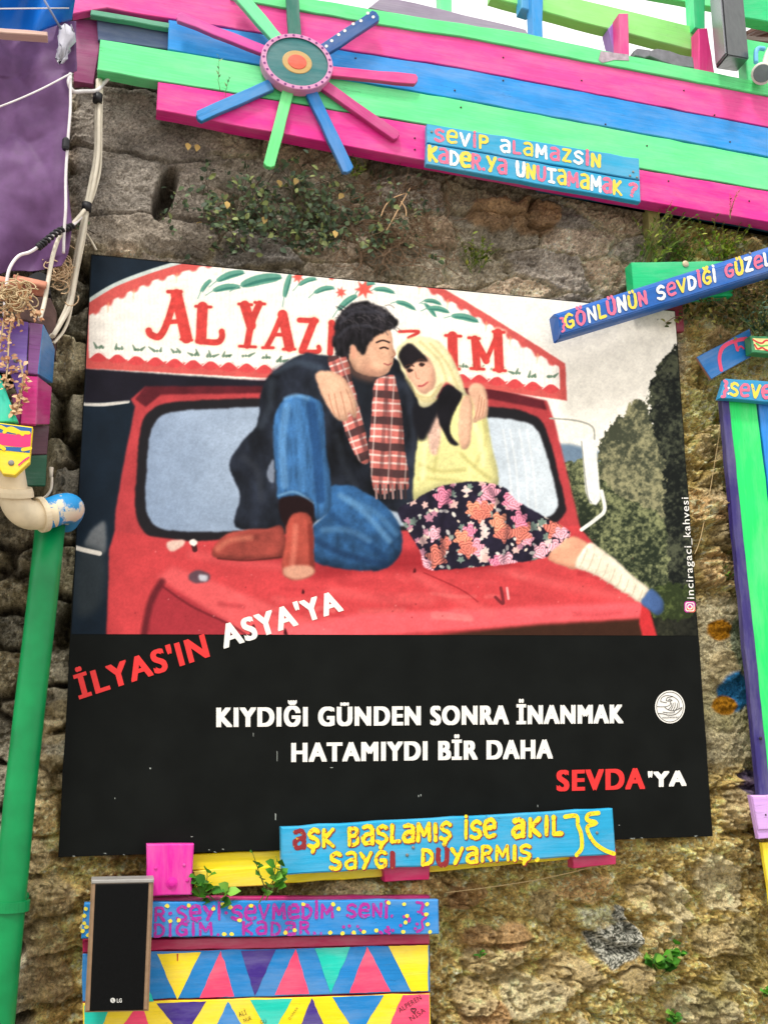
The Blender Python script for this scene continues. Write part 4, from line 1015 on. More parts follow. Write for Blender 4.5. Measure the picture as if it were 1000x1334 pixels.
    rgt = (sstep(885, 925, px) * sstep(1020, 860, py))[..., None] * .9; clow = clow * (1 - rgt) + clow * np.array([1.25, 1.28, 1.4], np.float32) * rgt
    fk = (.72 + .5 * vn(ledge(fbm(X * 6, Z * 10, 801, 6, .58) * 11) * 7.3, ledge(fbm(X * 15, Z * 22, 811, 5, .6) * 7) * 5.1, 821))[..., None]
    grit = np.random.RandomState(5).rand(*X.shape).astype(np.float32)[..., None]; grit = np.where(grit > .955, 1.55, np.where(grit < .05, .5, .9 + .2 * grit))
    ct = ct * fk * grit * 1.75; cl = cl * fk * grit * 1.75; clow = clow * fk * grit * 1.45
    col = ct * top[..., None] + cl * left[..., None] + clow * low[..., None]
    cb = pal(c5, [(134, 126, 116), (122, 118, 114), (144, 132, 118), (128, 120, 110)]) * (.7 + .6 * v1) * 1.45 * grit
    col = col * (1 - blk[..., None]) + cb * blk[..., None]
    pl3 = (pls * .8)[..., None]; col = col * (1 - pl3) + np.array(lin((158, 152, 128)), np.float32) * (.75 + .5 * v1) * grit * pl3
    gr = sstep(.42, .58, .65 * np.random.RandomState(9).rand(*X.shape).astype(np.float32) + .35 * vn(X * 200, Z * 200, 441))[..., None]
    gcol = np.array(lin((196, 194, 180)), np.float32) * gr + np.array(lin((78, 80, 70)), np.float32) * (1 - gr)
    col = col * (1 - granite[..., None]) + gcol * granite[..., None]
    col = col * (1 - bricks[..., None] * .8) + np.array(lin((158, 122, 84)), np.float32) * (.6 + .8 * v1) * bricks[..., None] * .8
    col = col * (1 - pale[..., None] * .75) + np.array(lin((198, 186, 150)), np.float32) * (.6 + .7 * v1) * pale[..., None] * .75
    col = col * (1 - slab_[..., None] * .7) + np.array(lin((186, 168, 128)), np.float32) * (.55 + .8 * v1) * fk * slab_[..., None] * .7
    moss = (sstep(.56, .72, fbm(X * 4, Z * 4, 451, 5, .6)) * (.25 + .35 * (py > 900)))[..., None]
    col = col * (1 - moss * .7) + np.array(lin((112, 112, 52)), np.float32) * moss * .7
    soot = (sstep(.52, .7, fbm(X * 3.3, Z * 3.3, 461, 5, .6)) * .55)[..., None]; col = col * (1 - soot) + col * .35 * soot
    def spot(x, y, rx, ry, c, a, sd):
        nonlocal col
        m_ = (sstep(1.12, .86, np.hypot((px - x) / rx, (py - y) / ry) + .35 * (fbm(px * .06, py * .06, sd, 3) - .5)) * a)[..., None]
        col = col * (1 - m_) + np.array(lin(c), np.float32) * m_
    spot(928, 822, 17, 14, (146, 98, 14), 1, 471); spot(950, 902, 22, 26, (10, 104, 156), .95, 481); spot(936, 920, 15, 13, (150, 102, 18), 1, 491); spot(972, 1020, 18, 18, (62, 52, 110), .8, 493); spot(956, 835, 14, 40, (66, 110, 92), .5, 497)
    # the sheet; its hidden middle behind the poster is left coarse-free but closed
    NZ, NX = X.shape
    V = np.stack([X.ravel(), -h.ravel(), Z.ravel()], 1)
    i = np.arange(NX * NZ).reshape(NZ, NX)
    F = np.stack([i[:-1, :-1], i[:-1, 1:], i[1:, 1:], i[1:, :-1]], -1).reshape(-1, 4)
    deep = ((px > 150) & (px < 845) & (py > 430) & (py < 1060))
    keep = ~deep[:-1, :-1].ravel(); F = F[keep]
    # drop the unused vertices
    used = np.zeros(len(V), bool); used[F.ravel()] = True; new = np.cumsum(used) - 1; F = new[F]; V = V[used]; cc = col.reshape(-1, 3)[used]
    # thickness: a body behind the faced side, and the part of the wall down to the ground
    off = np.array([0, 0, 0.0])
    bx = [(x_l, .0, 0), (x_r, .0, 0), (x_r, .0, z_lo + .01), (x_l, .0, z_lo + .01), (x_l, .62, 0), (x_r, .62, 0), (x_r, .62, z_t), (x_l, .62, z_t), (x_r, .0, z_t), (x_l, .0, z_t), (x_r, .55, z_lo), (x_l, .55, z_lo)]
    b0 = len(V); V = np.concatenate([V, np.array(bx)]); cc = np.concatenate([cc, np.tile(np.array(lin((150, 128, 84))), (len(bx), 1))])
    tris = [[b0, b0 + 1, b0 + 2, b0 + 3], [b0 + 5, b0 + 4, b0 + 7, b0 + 6], [b0 + 9, b0 + 8, b0 + 6, b0 + 7], [b0 + 4, b0, b0 + 9, b0 + 7], [b0 + 1, b0 + 5, b0 + 6, b0 + 8]]
    F = np.concatenate([F, np.array(tris)])
    me = bpy.data.meshes.new('stone_wall')
    me.vertices.add(len(V)); me.vertices.foreach_set('co', V.astype(np.float32).ravel())
    me.loops.add(F.size); me.loops.foreach_set('vertex_index', F.astype(np.int32).ravel())
    me.polygons.add(len(F)); me.polygons.foreach_set('loop_start', np.arange(0, F.size, 4, dtype=np.int32))
    a = me.color_attributes.new('stone', 'FLOAT_COLOR', 'POINT')
    a.data.foreach_set('color', np.concatenate([np.clip(cc * 1.32, 0.004, .8), np.ones((len(cc), 1))], 1).astype(np.float32).ravel())
    me.update(calc_edges=True)
    me.polygons.foreach_set('use_smooth', np.ones(len(F), bool))
    m, n, b = new_mat('old stone and mortar'); L = n.links.new
    vc = node(n, 'ShaderNodeVertexColor', layer_name='stone'); tc = node(n, 'ShaderNodeTexCoord')
    ns = node(n, 'ShaderNodeTexNoise'); ns.inputs['Scale'].default_value = 130; ns.inputs['Detail'].default_value = 8; ns.inputs['Roughness'].default_value = .72; L(tc.outputs['Object'], ns.inputs['Vector'])
    ms = node(n, 'ShaderNodeTexMusgrave') if hasattr(bpy.types, 'ShaderNodeTexMusgrave') else node(n, 'ShaderNodeTexNoise')
    ms.inputs['Scale'].default_value = 38; ms.inputs['Detail'].default_value = 8; L(tc.outputs['Object'], ms.inputs['Vector'])
    mr = node(n, 'ShaderNodeMapRange'); mr.inputs[1].default_value = .36; mr.inputs[2].default_value = .64; mr.inputs[3].default_value = .5; mr.inputs[4].default_value = 1.45; L(ns.outputs[0], mr.inputs[0])
    mu = node(n, 'ShaderNodeMix', data_type='RGBA', blend_type='MULTIPLY'); mu.inputs['Factor'].default_value = 1; L(vc.outputs[0], mu.inputs['A']); L(mr.outputs[0], mu.inputs['B'])
    L(mu.outputs['Result'], b.inputs['Base Color']); b.inputs['Roughness'].default_value = .92; b.inputs['Specular IOR Level'].default_value = .15
    ad = node(n, 'ShaderNodeMath', operation='ADD'); L(ns.outputs[0], ad.inputs[0]); L(ms.outputs[0], ad.inputs[1])
    bp = node(n, 'ShaderNodeBump'); bp.inputs['Strength'].default_value = 1.0; bp.inputs['Distance'].default_value = .014; L(ad.outputs[0], bp.inputs['Height']); L(bp.outputs[0], b.inputs['Normal'])
    me.materials.append(m)
    o = bpy.data.objects.new('stone_wall', me); COL.objects.link(o)
    tag(o, 'old rubble stone wall with crumbling tan mortar behind everything', 'wall')
    return o


# ------------------------------------------------------------------ colours
BLUE, SKYB, PINK, MAG, GREEN, MINT, YEL, TEAL, PURP, NAVY, ROSE, MAROON = (14, 132, 214), (40, 168, 216), (238, 62, 150), (222, 24, 152), (24, 206, 112), (100, 226, 148), (250, 216, 10), (12, 202, 176), (66, 36, 138), (48, 40, 110), (246, 70, 118), (150, 14, 70)
L_PINK, L_YEL, L_WHITE, L_MAG, L_RED = (240, 108, 142), (246, 214, 70), (240, 240, 236), (206, 38, 170), (140, 18, 30)


def screw(parent, px, py, d, r=.006, mat=None, name='screw'):
    g = Geo(); g.lathe(at(px, py, d), [(r, -.001), (r, .0012), (r * .75, .0026), (r * .3, .003)], 14)
    g.build(name, mat or plain('screw head', (140, 138, 134), .4, metal=.8), parent)


# ------------------------------------------------------------------ poster board
def make_poster():
    t = thing('poster', 'large poster of a couple on a red truck above white and red text on black', 'poster', at(500, 1103, .07))
    g = Geo()
    P = [np.array([x * BOARD_W / 2, ZB + BOARD_H * y]) for x, y in ((-1, 0), (1, 0), (1, 1), (-1, 1))]
    blk = plain('black print film', (19, 21, 20), .5, .2, 9, bump=.03, spec=.05)
    n = blk.node_tree; b = n.nodes['Principled BSDF']; L = n.links.new
    # scratches and dust specks in the film
    tc = node(n, 'ShaderNodeTexCoord'); mp = node(n, 'ShaderNodeMapping'); mp.inputs['Scale'].default_value = (60, 60, 22); L(tc.outputs['Object'], mp.inputs[0])
    q = node(n, 'ShaderNodeTexNoise'); q.inputs['Scale'].default_value = 1.0; q.inputs['Detail'].default_value = 3; L(mp.outputs[0], q.inputs['Vector'])
    mr = node(n, 'ShaderNodeMapRange'); mr.inputs[1].default_value = .80; mr.inputs[2].default_value = .84; mr.inputs[4].default_value = .7; L(q.outputs[0], mr.inputs[0])
    src = b.inputs['Base Color'].links[0].from_socket
    mx = node(n, 'ShaderNodeMix', data_type='RGBA'); L(mr.outputs[0], mx.inputs['Factor']); L(src, mx.inputs['A']); mx.inputs['B'].default_value = (.45, .47, .45, 1); L(mx.outputs['Result'], b.inputs['Base Color'])
    g.board_w(P, BOARD_D, .014, 0, .0012, .0005, side_mi=1, axis=(1, 0))
    g.build('board', [blk, plain('board edge', (206, 204, 196), .6)], t)
    make_print(t, BOARD_D + .0008)
    white, red = brush((240, 238, 232)), brush((230, 34, 34))
    d = BOARD_D + .0016
    for txt, q, m, of in (("İLYAS'IN", [(97, 880), (264, 825), (272, 855), (105, 910)], red, .034), ("ASYA'YA", [(285, 814), (436, 768), (446, 795), (293, 844)], white, .034),
                          ('KIYDIĞI GÜNDEN SONRA İNANMAK', [(283.5, 921), (810, 917), (810, 941.5), (283.5, 946.5)], white, .026), ('HATAMIYDI BİR DAHA', [(381, 967), (718, 962.5), (718, 987.5), (381, 992)], white, .034),
                          ('SEVDA', [(726, 1002.5), (838, 999.5), (838, 1027), (726, 1030)], red, .036), ("'YA", [(845, 1005), (892, 1003), (892, 1023), (845, 1025)], white, .034)):
        g = Geo(); printed_text(g, txt, q, d, 0, 0.0, 1.16, bold=1.7)
        g.build('lettering', m, t)
    g = Geo(); printed_text(g, 'inciragaci_kahvesi', [(893.5, 780), (886, 648), (896, 648), (903.5, 780)], d, 0, .004, 1.12); g.build('lettering', white, t)
    g = Geo(); r = random.Random(8)
    for x, y, w_, h_ in ((359, 1064, 1.6, 9), (545, 1037, 1.2, 3), (548, 1036, 1.2, 3), (361, 985, .8, 14), (196, 1001, 2.4, 2), (700, 1050, 1, 3), (250, 1090, 3, 1), (150, 1040, 1, 2), (330, 957, .8, 5), (432, 1000, 4, 1), (806, 1075, 2, 1)):
        g.flat([(x - w_ / 2, y - h_ / 2), (x + w_ / 2, y - h_ * .4), (x + w_ * .3, y + h_ / 2), (x - w_ * .4, y + h_ * .45)], d - .0008, 0)
    for k in range(26):
        x = r.uniform(80, 925); y = 1117 - (x - 76) * .0323 - r.uniform(.8, 4); g.flat([(x, y), (x + r.uniform(1, 6), y - r.uniform(0, 1)), (x + r.uniform(1, 5), y + 1.4)], d - .0009, 0)
    g.build('scuffs', plain('scuffed film', (150, 156, 150), .7), t)
    # small camera glyph beside the handle
    g = Geo()
    def rsq(cx, cy, s, k=.3): return [(cx + s * a, cy + s * b) for a, b in ((-1, -1 + k), (-1 + k, -1), (1 - k, -1), (1, -1 + k), (1, 1 - k), (1 - k, 1), (-1 + k, 1), (-1, 1 - k))]
    g.flat(rsq(898, 790.5, 7.2), d, 0)
    g.flat([(891.5, 792), (898, 797.5), (903, 797.5), (905, 796), (905, 790)], d + .0002, 1)
    for i in range(16):
        a0, a1 = i * math.pi / 8, (i + 1) * math.pi / 8
        g.flat([(898 + R_ * math.cos(a), 790.5 + R_ * math.sin(a)) for R_, a in ((3.6, a0), (3.6, a1), (2.2, a1), (2.2, a0))], d + .0004, 2)
    o_, i_ = rsq(898, 790.5, 5.8), rsq(898, 790.5, 4.7)
    for k in range(8): g.flat([o_[k], o_[(k + 1) % 8], i_[(k + 1) % 8], i_[k]], d + .0005, 2)
    g.build('camera_glyph', [brush((196, 40, 150)), brush((240, 110, 70)), white], t)
    # round white emblem: a wave lifted on an open hand
    g = Geo(); cx, cy = 872, 921
    g.flat([(cx + 19.4 * math.cos(a), cy + 21.4 * math.sin(a)) for a in np.linspace(0, 2 * math.pi, 40, endpoint=False)], d, 0)
    def ln(P, wd=.9, k=0, sm_=True):
        Q = [np.array([at(x, y, d)[0], at(x, y, d)[2]]) for x, y in P]; g.ribbon(smooth_line(Q, 4) if sm_ else Q, wd * MPP * .5, d + .0003 + .00008 * k, 1)
    def z(L): return [(840 + .06 * x, 890 + .06 * y) for x, y in L]
    ln([(cx + 17.4 * math.cos(a), cy + 19.4 * math.sin(a)) for a in np.linspace(0, 6.28, 30)], .8)
    for k, P in enumerate(([(250, 510), (420, 512), (520, 480), (545, 420), (530, 370)], [(330, 400), (350, 320), (440, 272), (560, 280), (660, 330), (720, 400), (730, 500), (720, 550)], [(330, 400), (380, 410), (460, 425)], [(450, 385), (470, 320), (540, 300), (580, 295)],
                           [(500, 370), (530, 340), (580, 380)], [(560, 430), (560, 500), (500, 570)], [(600, 430), (590, 510), (550, 580)], [(640, 420), (640, 500), (600, 590)], [(690, 440), (690, 520), (650, 580)], [(420, 515), (480, 570), (600, 600), (720, 560), (790, 525)],
                           [(790, 545), (700, 640), (600, 690), (480, 690), (380, 665), (280, 655)], [(380, 625), (480, 640), (610, 640), (625, 600)], [(460, 380), (520, 390), (570, 375)])):
        ln(z(P), .85, k + 1)
    printed_text(g, 'soulwaver', z([(370, 715), (735, 705), (735, 755), (370, 765)]), d + .0018, 1, .01)
    g.build('emblem', [white, brush((40, 38, 36))], t)
    return t


# ------------------------------------------------------------------ balcony with painted fascia boards
def make_balcony():
    t = thing('balcony', 'wooden balcony edge clad in mint, pink and blue boards above the wall', 'balcony', at(600, 150, .0))
    def plank(px, d, col, th=.03, wear=.3, name='fascia_board', lab=None, **k):
        g = Geo(); g.board(px, d, th, seed=len(t.children), **k)
        o = g.build(name, paint(col, wear=wear, vary=.2), t)
        if lab: o['label'] = lab
        return o
    # lines: y at x for the joints, measured on the photograph
    plank([(300, -8), (392, -4), (540, 21), (684, 43), (784, 65), (1120, 133), (1120, 153), (1000, 124), (779, 82), (600, 47), (540, 39), (300, -2)], .118, (96, 226, 140), lab='narrow mint board along the top')
    plank([(92, -30), (300, -1), (540, 40.5), (600, 48.5), (779, 84), (1000, 126), (1120, 154), (1120, 194), (1000, 165), (600, 88), (440, 63), (332, 41), (222, 24), (140, 10), (95, 18)], .110, (236, 66, 154), lab='wide pink board under the mint edge')
    plank([(220, 25.5), (332, 42.5), (440, 64.5), (600, 89.5), (1000, 166.5), (1120, 196), (1120, 232), (1000, 204), (600, 129), (341, 85), (219, 64)], .113, (20, 140, 222), lab='blue board in the middle')
    plank([(131, 51), (219, 65.5), (341, 86.5), (600, 130.5), (1000, 206), (1120, 233), (1120, 276), (1000, 247.5), (834, 219), (552, 161), (301, 120), (206, 105), (127, 91)], .138, (98, 228, 146), th=.045, lab='long mint board ending left of the sunburst')
    plank([(206, 106.5), (301, 121.5), (552, 163), (834, 221), (1000, 249), (1120, 277), (1120, 318), (1000, 289), (834, 261), (552, 209), (350, 171), (204, 143)], .140, (230, 34, 146), th=.05, lab='lowest deep pink board')
    plank([(700, 245), (1120, 320), (1120, 326), (1000, 296), (834, 268), (700, 246)], .075, (18, 84, 112), th=.02, name='backing_board', lab='dark teal strip under the lowest board')
    plank([(119, 12), (224, 30), (224, 37), (118, 19)], .112, (88, 160, 130), th=.02, name='batten')
    plank([(100, 20), (128, 24), (240, 40), (240, 66), (130, 60), (122, 110), (96, 106)], .07, (150, 50, 110), th=.03, name='backing_board', lab='dark plum board at the left corner')
    plank([(126, 20), (224, 38), (224, 64), (128, 52)], .085, (74, 90, 130), th=.012, name='backing_board', lab='grey blue board in the left gap')
    nm = plain('rusty nail head', (70, 44, 52), .6)
    for x, y, dd in ((655, 75, .110), (655, 105, .113), (463, 76, .113), (592, 118, .113), (757, 105, .110), (788, 162, .113), (600, 140, .138), (842, 190, .138), (930, 150, .113), (870, 236, .140), (975, 262, .140), (300, 138, .140), (540, 195, .140), (540, 180, .140), (700, 66, .110), (890, 118, .110), (950, 185, .113)): screw(t, x, y, dd, .003, nm, 'nail')
    # floor of the balcony, seen only as an edge
    g = Geo(); a, b_ = at(90, -16, .08), at(1120, 133, .08)
    zt = a[2] + .0
    g.add([(a[0], -.08, a[2] - .05), (b_[0], -.08, a[2] - .05), (b_[0], 1.4, a[2] - .05), (a[0], 1.4, a[2] - .05), (a[0], -.08, a[2] - .09), (b_[0], -.08, a[2] - .09), (b_[0], 1.4, a[2] - .09), (a[0], 1.4, a[2] - .09)],
          [[0, 1, 2, 3], [7, 6, 5, 4], [0, 4, 5, 1], [3, 2, 6, 7], [0, 3, 7, 4], [1, 5, 6, 2]])
    g.build('floor_boards', paint((120, 104, 92), wear=.6), t)
    # railing
    d0 = .06
    def bar(px, d, col, th=.05, name='rail_post'):
        g = Geo(); g.board(px, d, th, seed=len(t.children), bev=.003); return g.build(name, paint(col, wear=.2, vary=.12), t)
    plank([(500, -6), (560, 8), (684, 38), (690, 47), (540, 24), (480, 10)], .07, (150, 136, 160), th=.05, name='capping_board', lab='weathered lilac grey capping')
    bar([(573, -40), (588, -40), (588, 30), (575, 27)], d0, (104, 222, 150))
    bar([(692, -40), (707, -40), (707, 62), (694, 58)], d0 + .01, (24, 142, 216))
    bar([(679, -40), (692, -40), (692, 14), (679, 10)], d0 - .02, (60, 160, 214), name='bracket')
    bar([(640, -30), (774, 3), (918, 38), (912, 68), (820, 44), (755, 28), (640, -4)], d0 - .06, (150, 232, 128), th=.045, name='rail')
    bar([(760, -22), (1010, 24), (1010, -40), (760, -40)], d0 - .30, (110, 236, 150), th=.03, name='rail')
    bar([(806, 17), (818, 17), (820, 84), (808, 84)], d0, (222, 60, 140))
    bar([(792, 37), (806, 20), (807, 80), (803, 80)], d0 - .05, (150, 110, 190), name='bracket')
    bar([(909, 37), (921, 36), (932, 104), (910, 104)], d0, (224, 60, 136))
    bar([(899, -40), (918, -40), (918, 40), (904, 36)], d0 - .03, (60, 214, 140))
    bar([(962, -40), (1060, -40), (1060, 44), (1000, 28), (964, 22)], d0 - .1, (40, 206, 130), name='side_panel')
    bar([(969, 50), (1060, 66), (1060, 150), (975, 126)], d0 - .02, (82, 224, 140), name='side_panel')
    # grey patch where the paint has come off
    g = Geo(); g.flat([(782, 66.5), (818, 71), (819, 79), (800, 78), (784, 82), (779, 78)], .1195); g.build('bare_patch', plain('bare board', (176, 160, 172), .8, .25, 60, bump=.4), t)
    return t


def make_eave():
    t = thing('eave', 'brown boarded eave behind the balcony, right of the black loudspeaker', 'eave', at(1000, 50, -.5))
    g = Geo()
    for k in range(4): g.board([(972 + k * 2, 40 - k * 0), (1080, -18 + k * 18), (1080, -2 + k * 18), (974 + k * 2, 44 + k * 3)], -.5 - k * .03, .02, seed=k)
    g.build('board', paint((96, 62, 52), wear=.5), t)
    g = Geo(); g.board([(968, 46), (1080, 54), (1080, 62), (970, 52)], -.46, .06); g.build('beam', paint((86, 56, 48), wear=.5), t)


# ------------------------------------------------------------------ sunburst
def make_sunburst():
    c = at(385, 89, .16)
    t = thing('sunburst_ornament', 'wooden sunburst with a round painted centre nailed on the mint boards', 'ornament', c)
    k = 1 / 2.5
    def ray(a, b, w0, col, d=.160, lab=None, dots=None, w1=None):
        a = np.array(a, float); b = np.array(b, float); e = (b - a) / np.linalg.norm(b - a); n_ = np.array([-e[1], e[0]]); w1 = w1 or w0
        P = [a - n_ * w0 / 2, b - n_ * w1 / 2 - e * 3, b - n_ * w1 * .2, b + n_ * w1 * .2, b + n_ * w1 / 2 - e * 3, a + n_ * w0 / 2]
        g = Geo(); g.board([tuple(p) for p in P], d, .016, seed=len(t.children), bev=.002, side_mi=1, axis=None)
        mats = [paint(col, wear=.25), paint(tuple(int(x * .9) for x in col), wear=1.2, under=(176, 150, 104))]
        if dots:
            mats.append(brush((238, 236, 228)))
            for q in dots: g.flat([(q[0] + 2.2 * math.cos(s), q[1] + 2 * math.sin(s)) for s in np.linspace(0, 6.28, 8, endpoint=False)], d + .0005, 2)
        o = g.build('ray', mats, t)
        if lab: o['label'] = lab
    ray((372, 75), (231, 20), 12, (206, 72, 160), lab='pink ray pointing upper left')
    ray((372, 62), (306, -14), 15, (112, 226, 160), lab='mint ray pointing up')
    ray((385, 60), (380, -20), 16, (34, 110, 96), lab='dark green ray pointing up')
    ray((405, 75), (492, 18), 16, (26, 84, 152), lab='dark blue ray with white dots', dots=[(432, 53), (441, 45), (449, 40), (460, 31), (470, 27), (479, 17), (486, 22), (425, 60)])
    ray((420, 91), (544, 103), 13, (220, 60, 140), lab='pink ray pointing right')
    ray((420, 108), (519, 178), 13, (196, 40, 128), lab='purple pink ray pointing lower right')
    ray((405, 118), (455, 223), 15, (20, 124, 200), lab='blue ray pointing down')
    ray((376, 116), (350, 217), 15, (110, 232, 140), lab='mint ray pointing down')
    ray((354, 109), (257, 152), 15, (36, 134, 204), lab='blue ray pointing lower left')
    c = at(385, 89, .150)
    rx = .5 * np.linalg.norm(at(431, 89, .16) - at(339, 89, .16)); rz = .5 * np.linalg.norm(at(385, 125, .16) - at(385, 53, .16)); r = (rx + rz) / 2
    def disc(name, R0, R1, h0, h1, col, **kw):
        g = Geo(); V = []; n = 48
        prof = [(R1, h0), (R1, h1 - .002), (R1 - .002, h1)] + ([(R0, h1)] if R0 else [])
        for rr, h in prof:
            for j in range(n):
                a = 2 * math.pi * j / n; V.append((c[0] + rr * math.cos(a) * rx / r, c[1] - h, c[2] + rr * math.sin(a) * rz / r))
        F = [[i * n + j, i * n + (j + 1) % n, (i + 1) * n + (j + 1) % n, (i + 1) * n + j] for i in range(len(prof) - 1) for j in range(n)]
        if not R0: F.append([(len(prof) - 1) * n + j for j in range(n)])
        g.add(V, F); return g, g.build(name, paint(col, **kw), t)
    disc('disc', 0, r * .90, .005, .030, (40, 112, 116), wear=.1, grain=.3)
    g, o = disc('rim', r * .86, r, .0, .034, (206, 140, 184), wear=.2, grain=.3)
    dk = Geo()
    for j in range(26):
        a = j * 2 * math.pi / 26; p = (c[0] + .93 * rx * math.cos(a), c[1] - .0345, c[2] + .93 * rz * math.sin(a))
        dk.add([(p[0] + .004 * math.cos(s), p[1], p[2] + .004 * math.sin(s)) for s in np.linspace(0, 6.28, 8, endpoint=False)], [list(range(8))])
    dk.build('rim_dots', brush((120, 40, 120)), o)
    disc('centre_ring', 0, r * .42, .030, .0315, (196, 160, 96), wear=.3, grain=.3)
    disc('centre', 0, r * .27, .0315, .033, (220, 92, 68), wear=.3, grain=.3)
    return t


# ------------------------------------------------------------------ painted message boards
def make_signs():
    # two-board sign under the mint board
    t = thing('message_sign', 'light blue two-board sign with pink, yellow and white letters under the mint board', 'sign', at(695, 240, .16))
    sb = paint((34, 160, 206), wear=.3)
    for px in ([(556, 161), (832, 206), (833, 234), (556, 185.5)], [(556, 187), (833, 235.5), (834, 263), (555, 213.5)]):
        g = Geo(); g.board(px, .168, .022, seed=int(px[0][1])); g.build('board', sb, t)
    cols = [brush(L_PINK, .08, (60, 168, 206)), brush(L_YEL, .06, (60, 168, 206)), brush(L_WHITE, .07, (60, 168, 206))]
    g = Geo(); hand_text(g, 'SeVİP aLaMaZSİN', [(566, 167.5), (781, 202.5), (781, 217.5), (566, 183)], .1682, [0, 1, 2, 0, 1, 2, 0, 1, 2, 0, 1, 2, 0, 1], .24, 3, .26, .03); g.build('lettering', cols, t)
    g = Geo(); hand_text(g, 'KaDeR.Ya UNUTaMaMaK', [(558, 191), (808, 236), (808, 253.5), (558, 208.5)], .1682, [1, 0, 2, 1, 0, 0, 1, 0, 2, 1, 0, 2, 1, 0, 1, 2, 0, 1], .24, 5, .2, .03)
    g.build('lettering', cols, t); g = Geo()
    hand_text(g, '?', [(819, 239), (829, 240.5), (827, 256), (818, 255)], .1682, [0], .24, 6); g.build('lettering', cols, t)
    for x, y in ((562, 172), (824, 224), (829, 231), (820, 229)): screw(t, x, y, .168, .004)

    # slanting beam over the poster's corner
    t = thing('message_beam', 'deep blue beam slanting up over the upper right corner of the poster', 'sign', at(870, 380, .15))
    d, th = .205, .06
    Bp = [at(x, y, d) for x, y in ((727, 412), (1120, 293), (1120, 318), (730, 436))]
    up = at(724, 405.5, d) - at(727, 412, d); up2 = at(1120, 282, d) - at(1120, 293, d)
    g = Geo(); f0, f1, f2, f3 = Bp
    c0 = f0 + up + np.array([0, .022, 0]); c1 = f1 + up2 + np.array([0, .022, 0])
    bk = np.array([0, th, 0]); lo = np.array([0, .016, -.008])
    V = [f0, f1, f2, f3, c0, c1, c0 + bk * .6, c1 + bk * .6, f3 + lo, f2 + lo, f3 + lo + bk * .7, f2 + lo + bk * .7]
    ax = (f1 - f0) / np.linalg.norm(f1 - f0)
    g.add(V, [[3, 2, 1, 0], [0, 1, 5, 4], [4, 5, 7, 6], [8, 9, 2, 3], [10, 11, 9, 8], [3, 0, 4, 6, 10, 8], [9, 11, 7, 5, 1, 2], [6, 7, 11, 10]], 0, [(v @ ax, (v - (v @ ax) * ax)[2] + v[1]) for v in V])
    bm = bmesh.new()
    o = g.build('beam', paint((14, 92, 176), wear=.25), t)
    bm.from_mesh(o.data); bmesh.ops.recalc_face_normals(bm, faces=bm.faces); bmesh.ops.bevel(bm, geom=bm.edges[:], offset=.003, segments=2, affect='EDGES'); bm.to_mesh(o.data); bm.free()
    cols = [brush(L_YEL, .05, (40, 100, 170)), brush(L_PINK, .06, (40, 100, 170)), brush(L_WHITE, .05, (40, 100, 170))]
    g = Geo(); hand_text(g, 'GÖNLÜNÜN SeVDİĞİ GÜZeL', [(734, 411.5), (1001, 328.5), (1003, 344), (737, 428.5)], d + .0012, [0, 1, 2, 0, 1, 2, 0, 1, 2, 1, 0, 2, 1, 0, 2, 1, 0, 2, 1, 2], .23, 8, .24, .03)
    g.build('lettering', cols, t); g = Geo()
    hand_text(g, '}', [(729, 414), (735, 412), (737, 430), (731, 432)], d + .0012, [1], .16, 4); g.build('brace_mark', cols, t)
    screw(t, 976, 330, d, .005)

    t = thing('green_board', 'plain emerald green board behind the slanting blue beam', 'board', at(888, 385, .1))
    g = Geo(); g.board([(822, 341.5), (953, 340), (954, 385), (826, 391)], .128, .045); g.build('board', paint((10, 196, 122), wear=.2), t)
    g = Geo(); g.lathe(at(892, 344, .128), [(.011, 0), (.011, .003), (.006, .0055), (.002, .006)], 18); g.build('screw', plain('screw washer', (196, 180, 150), .5, metal=.2), t)
    g = Geo(); g.board([(846, 390), (889, 388), (891, 431), (866, 433)], .083 - .014, .02); tag(g.build('maroon_board', paint((150, 26, 62), wear=.3)), 'maroon board end showing past the upper right edge of the poster', 'board')

    # curl board, header and coloured planks at the right edge
    t = thing('curl_board', 'blue board tilted on the wall with a pink painted curl', 'sign', at(944, 490, .06))
    g = Geo(); g.board([(907, 465), (976, 428), (983, 462), (926, 494)], .105, .012, bev=.002, side_mi=1); g.build('board', [paint((8, 106, 178), wear=.2), paint((170, 120, 100), wear=1)], t)
    g = Geo()
    f = lambda L: smooth_line([np.array([at(x, y, .106)[0], at(x, y, .106)[2]]) for x, y in L], 5)
    g.ribbon(f([(939, 482), (936.5, 467), (940, 454), (949, 447), (961, 443), (972, 441)]), .0062, .1058); g.ribbon(f([(957, 446), (960, 456)]), .0055, .106); g.ribbon(f([(960, 455), (964, 451), (968, 454)]), .003, .1062); g.build('curl', brush((232, 66, 110)), t)

    t = thing('message_sign', 'short blue header sign at the right edge above green and blue planks', 'sign', at(985, 520, .12))
    g = Geo(); g.board([(944.5, 493), (1060, 501), (1060, 529), (937, 518.5)], .150, .025); g.build('board', paint((22, 146, 200), wear=.3), t)
    cols = [brush(L_YEL, .05, (40, 100, 170)), brush(L_PINK, .06, (40, 100, 170)), brush(L_WHITE, .05, (40, 100, 170))]
    g = Geo(); hand_text(g, 'SeVe', [(951, 499), (1003, 503.5), (1002, 519), (950, 514.5)], .1504, [0, 1, 0, 1], .24, 12, .22, .02)
    g.build('lettering', cols, t); g = Geo()
    hand_text(g, '}', [(943, 495.5), (948, 496), (946, 517), (939, 516.5)], .1504, [1], .2, 4); hand_text(g, ':', [(947.5, 501), (950, 501), (949, 516), (947, 516)], .1504, [2], .2, 4); g.build('brace_mark', cols, t)

    t = thing('plank_panel', 'tall panel of bright green and blue upright planks in a navy frame', 'panel', at(990, 1030, .08))
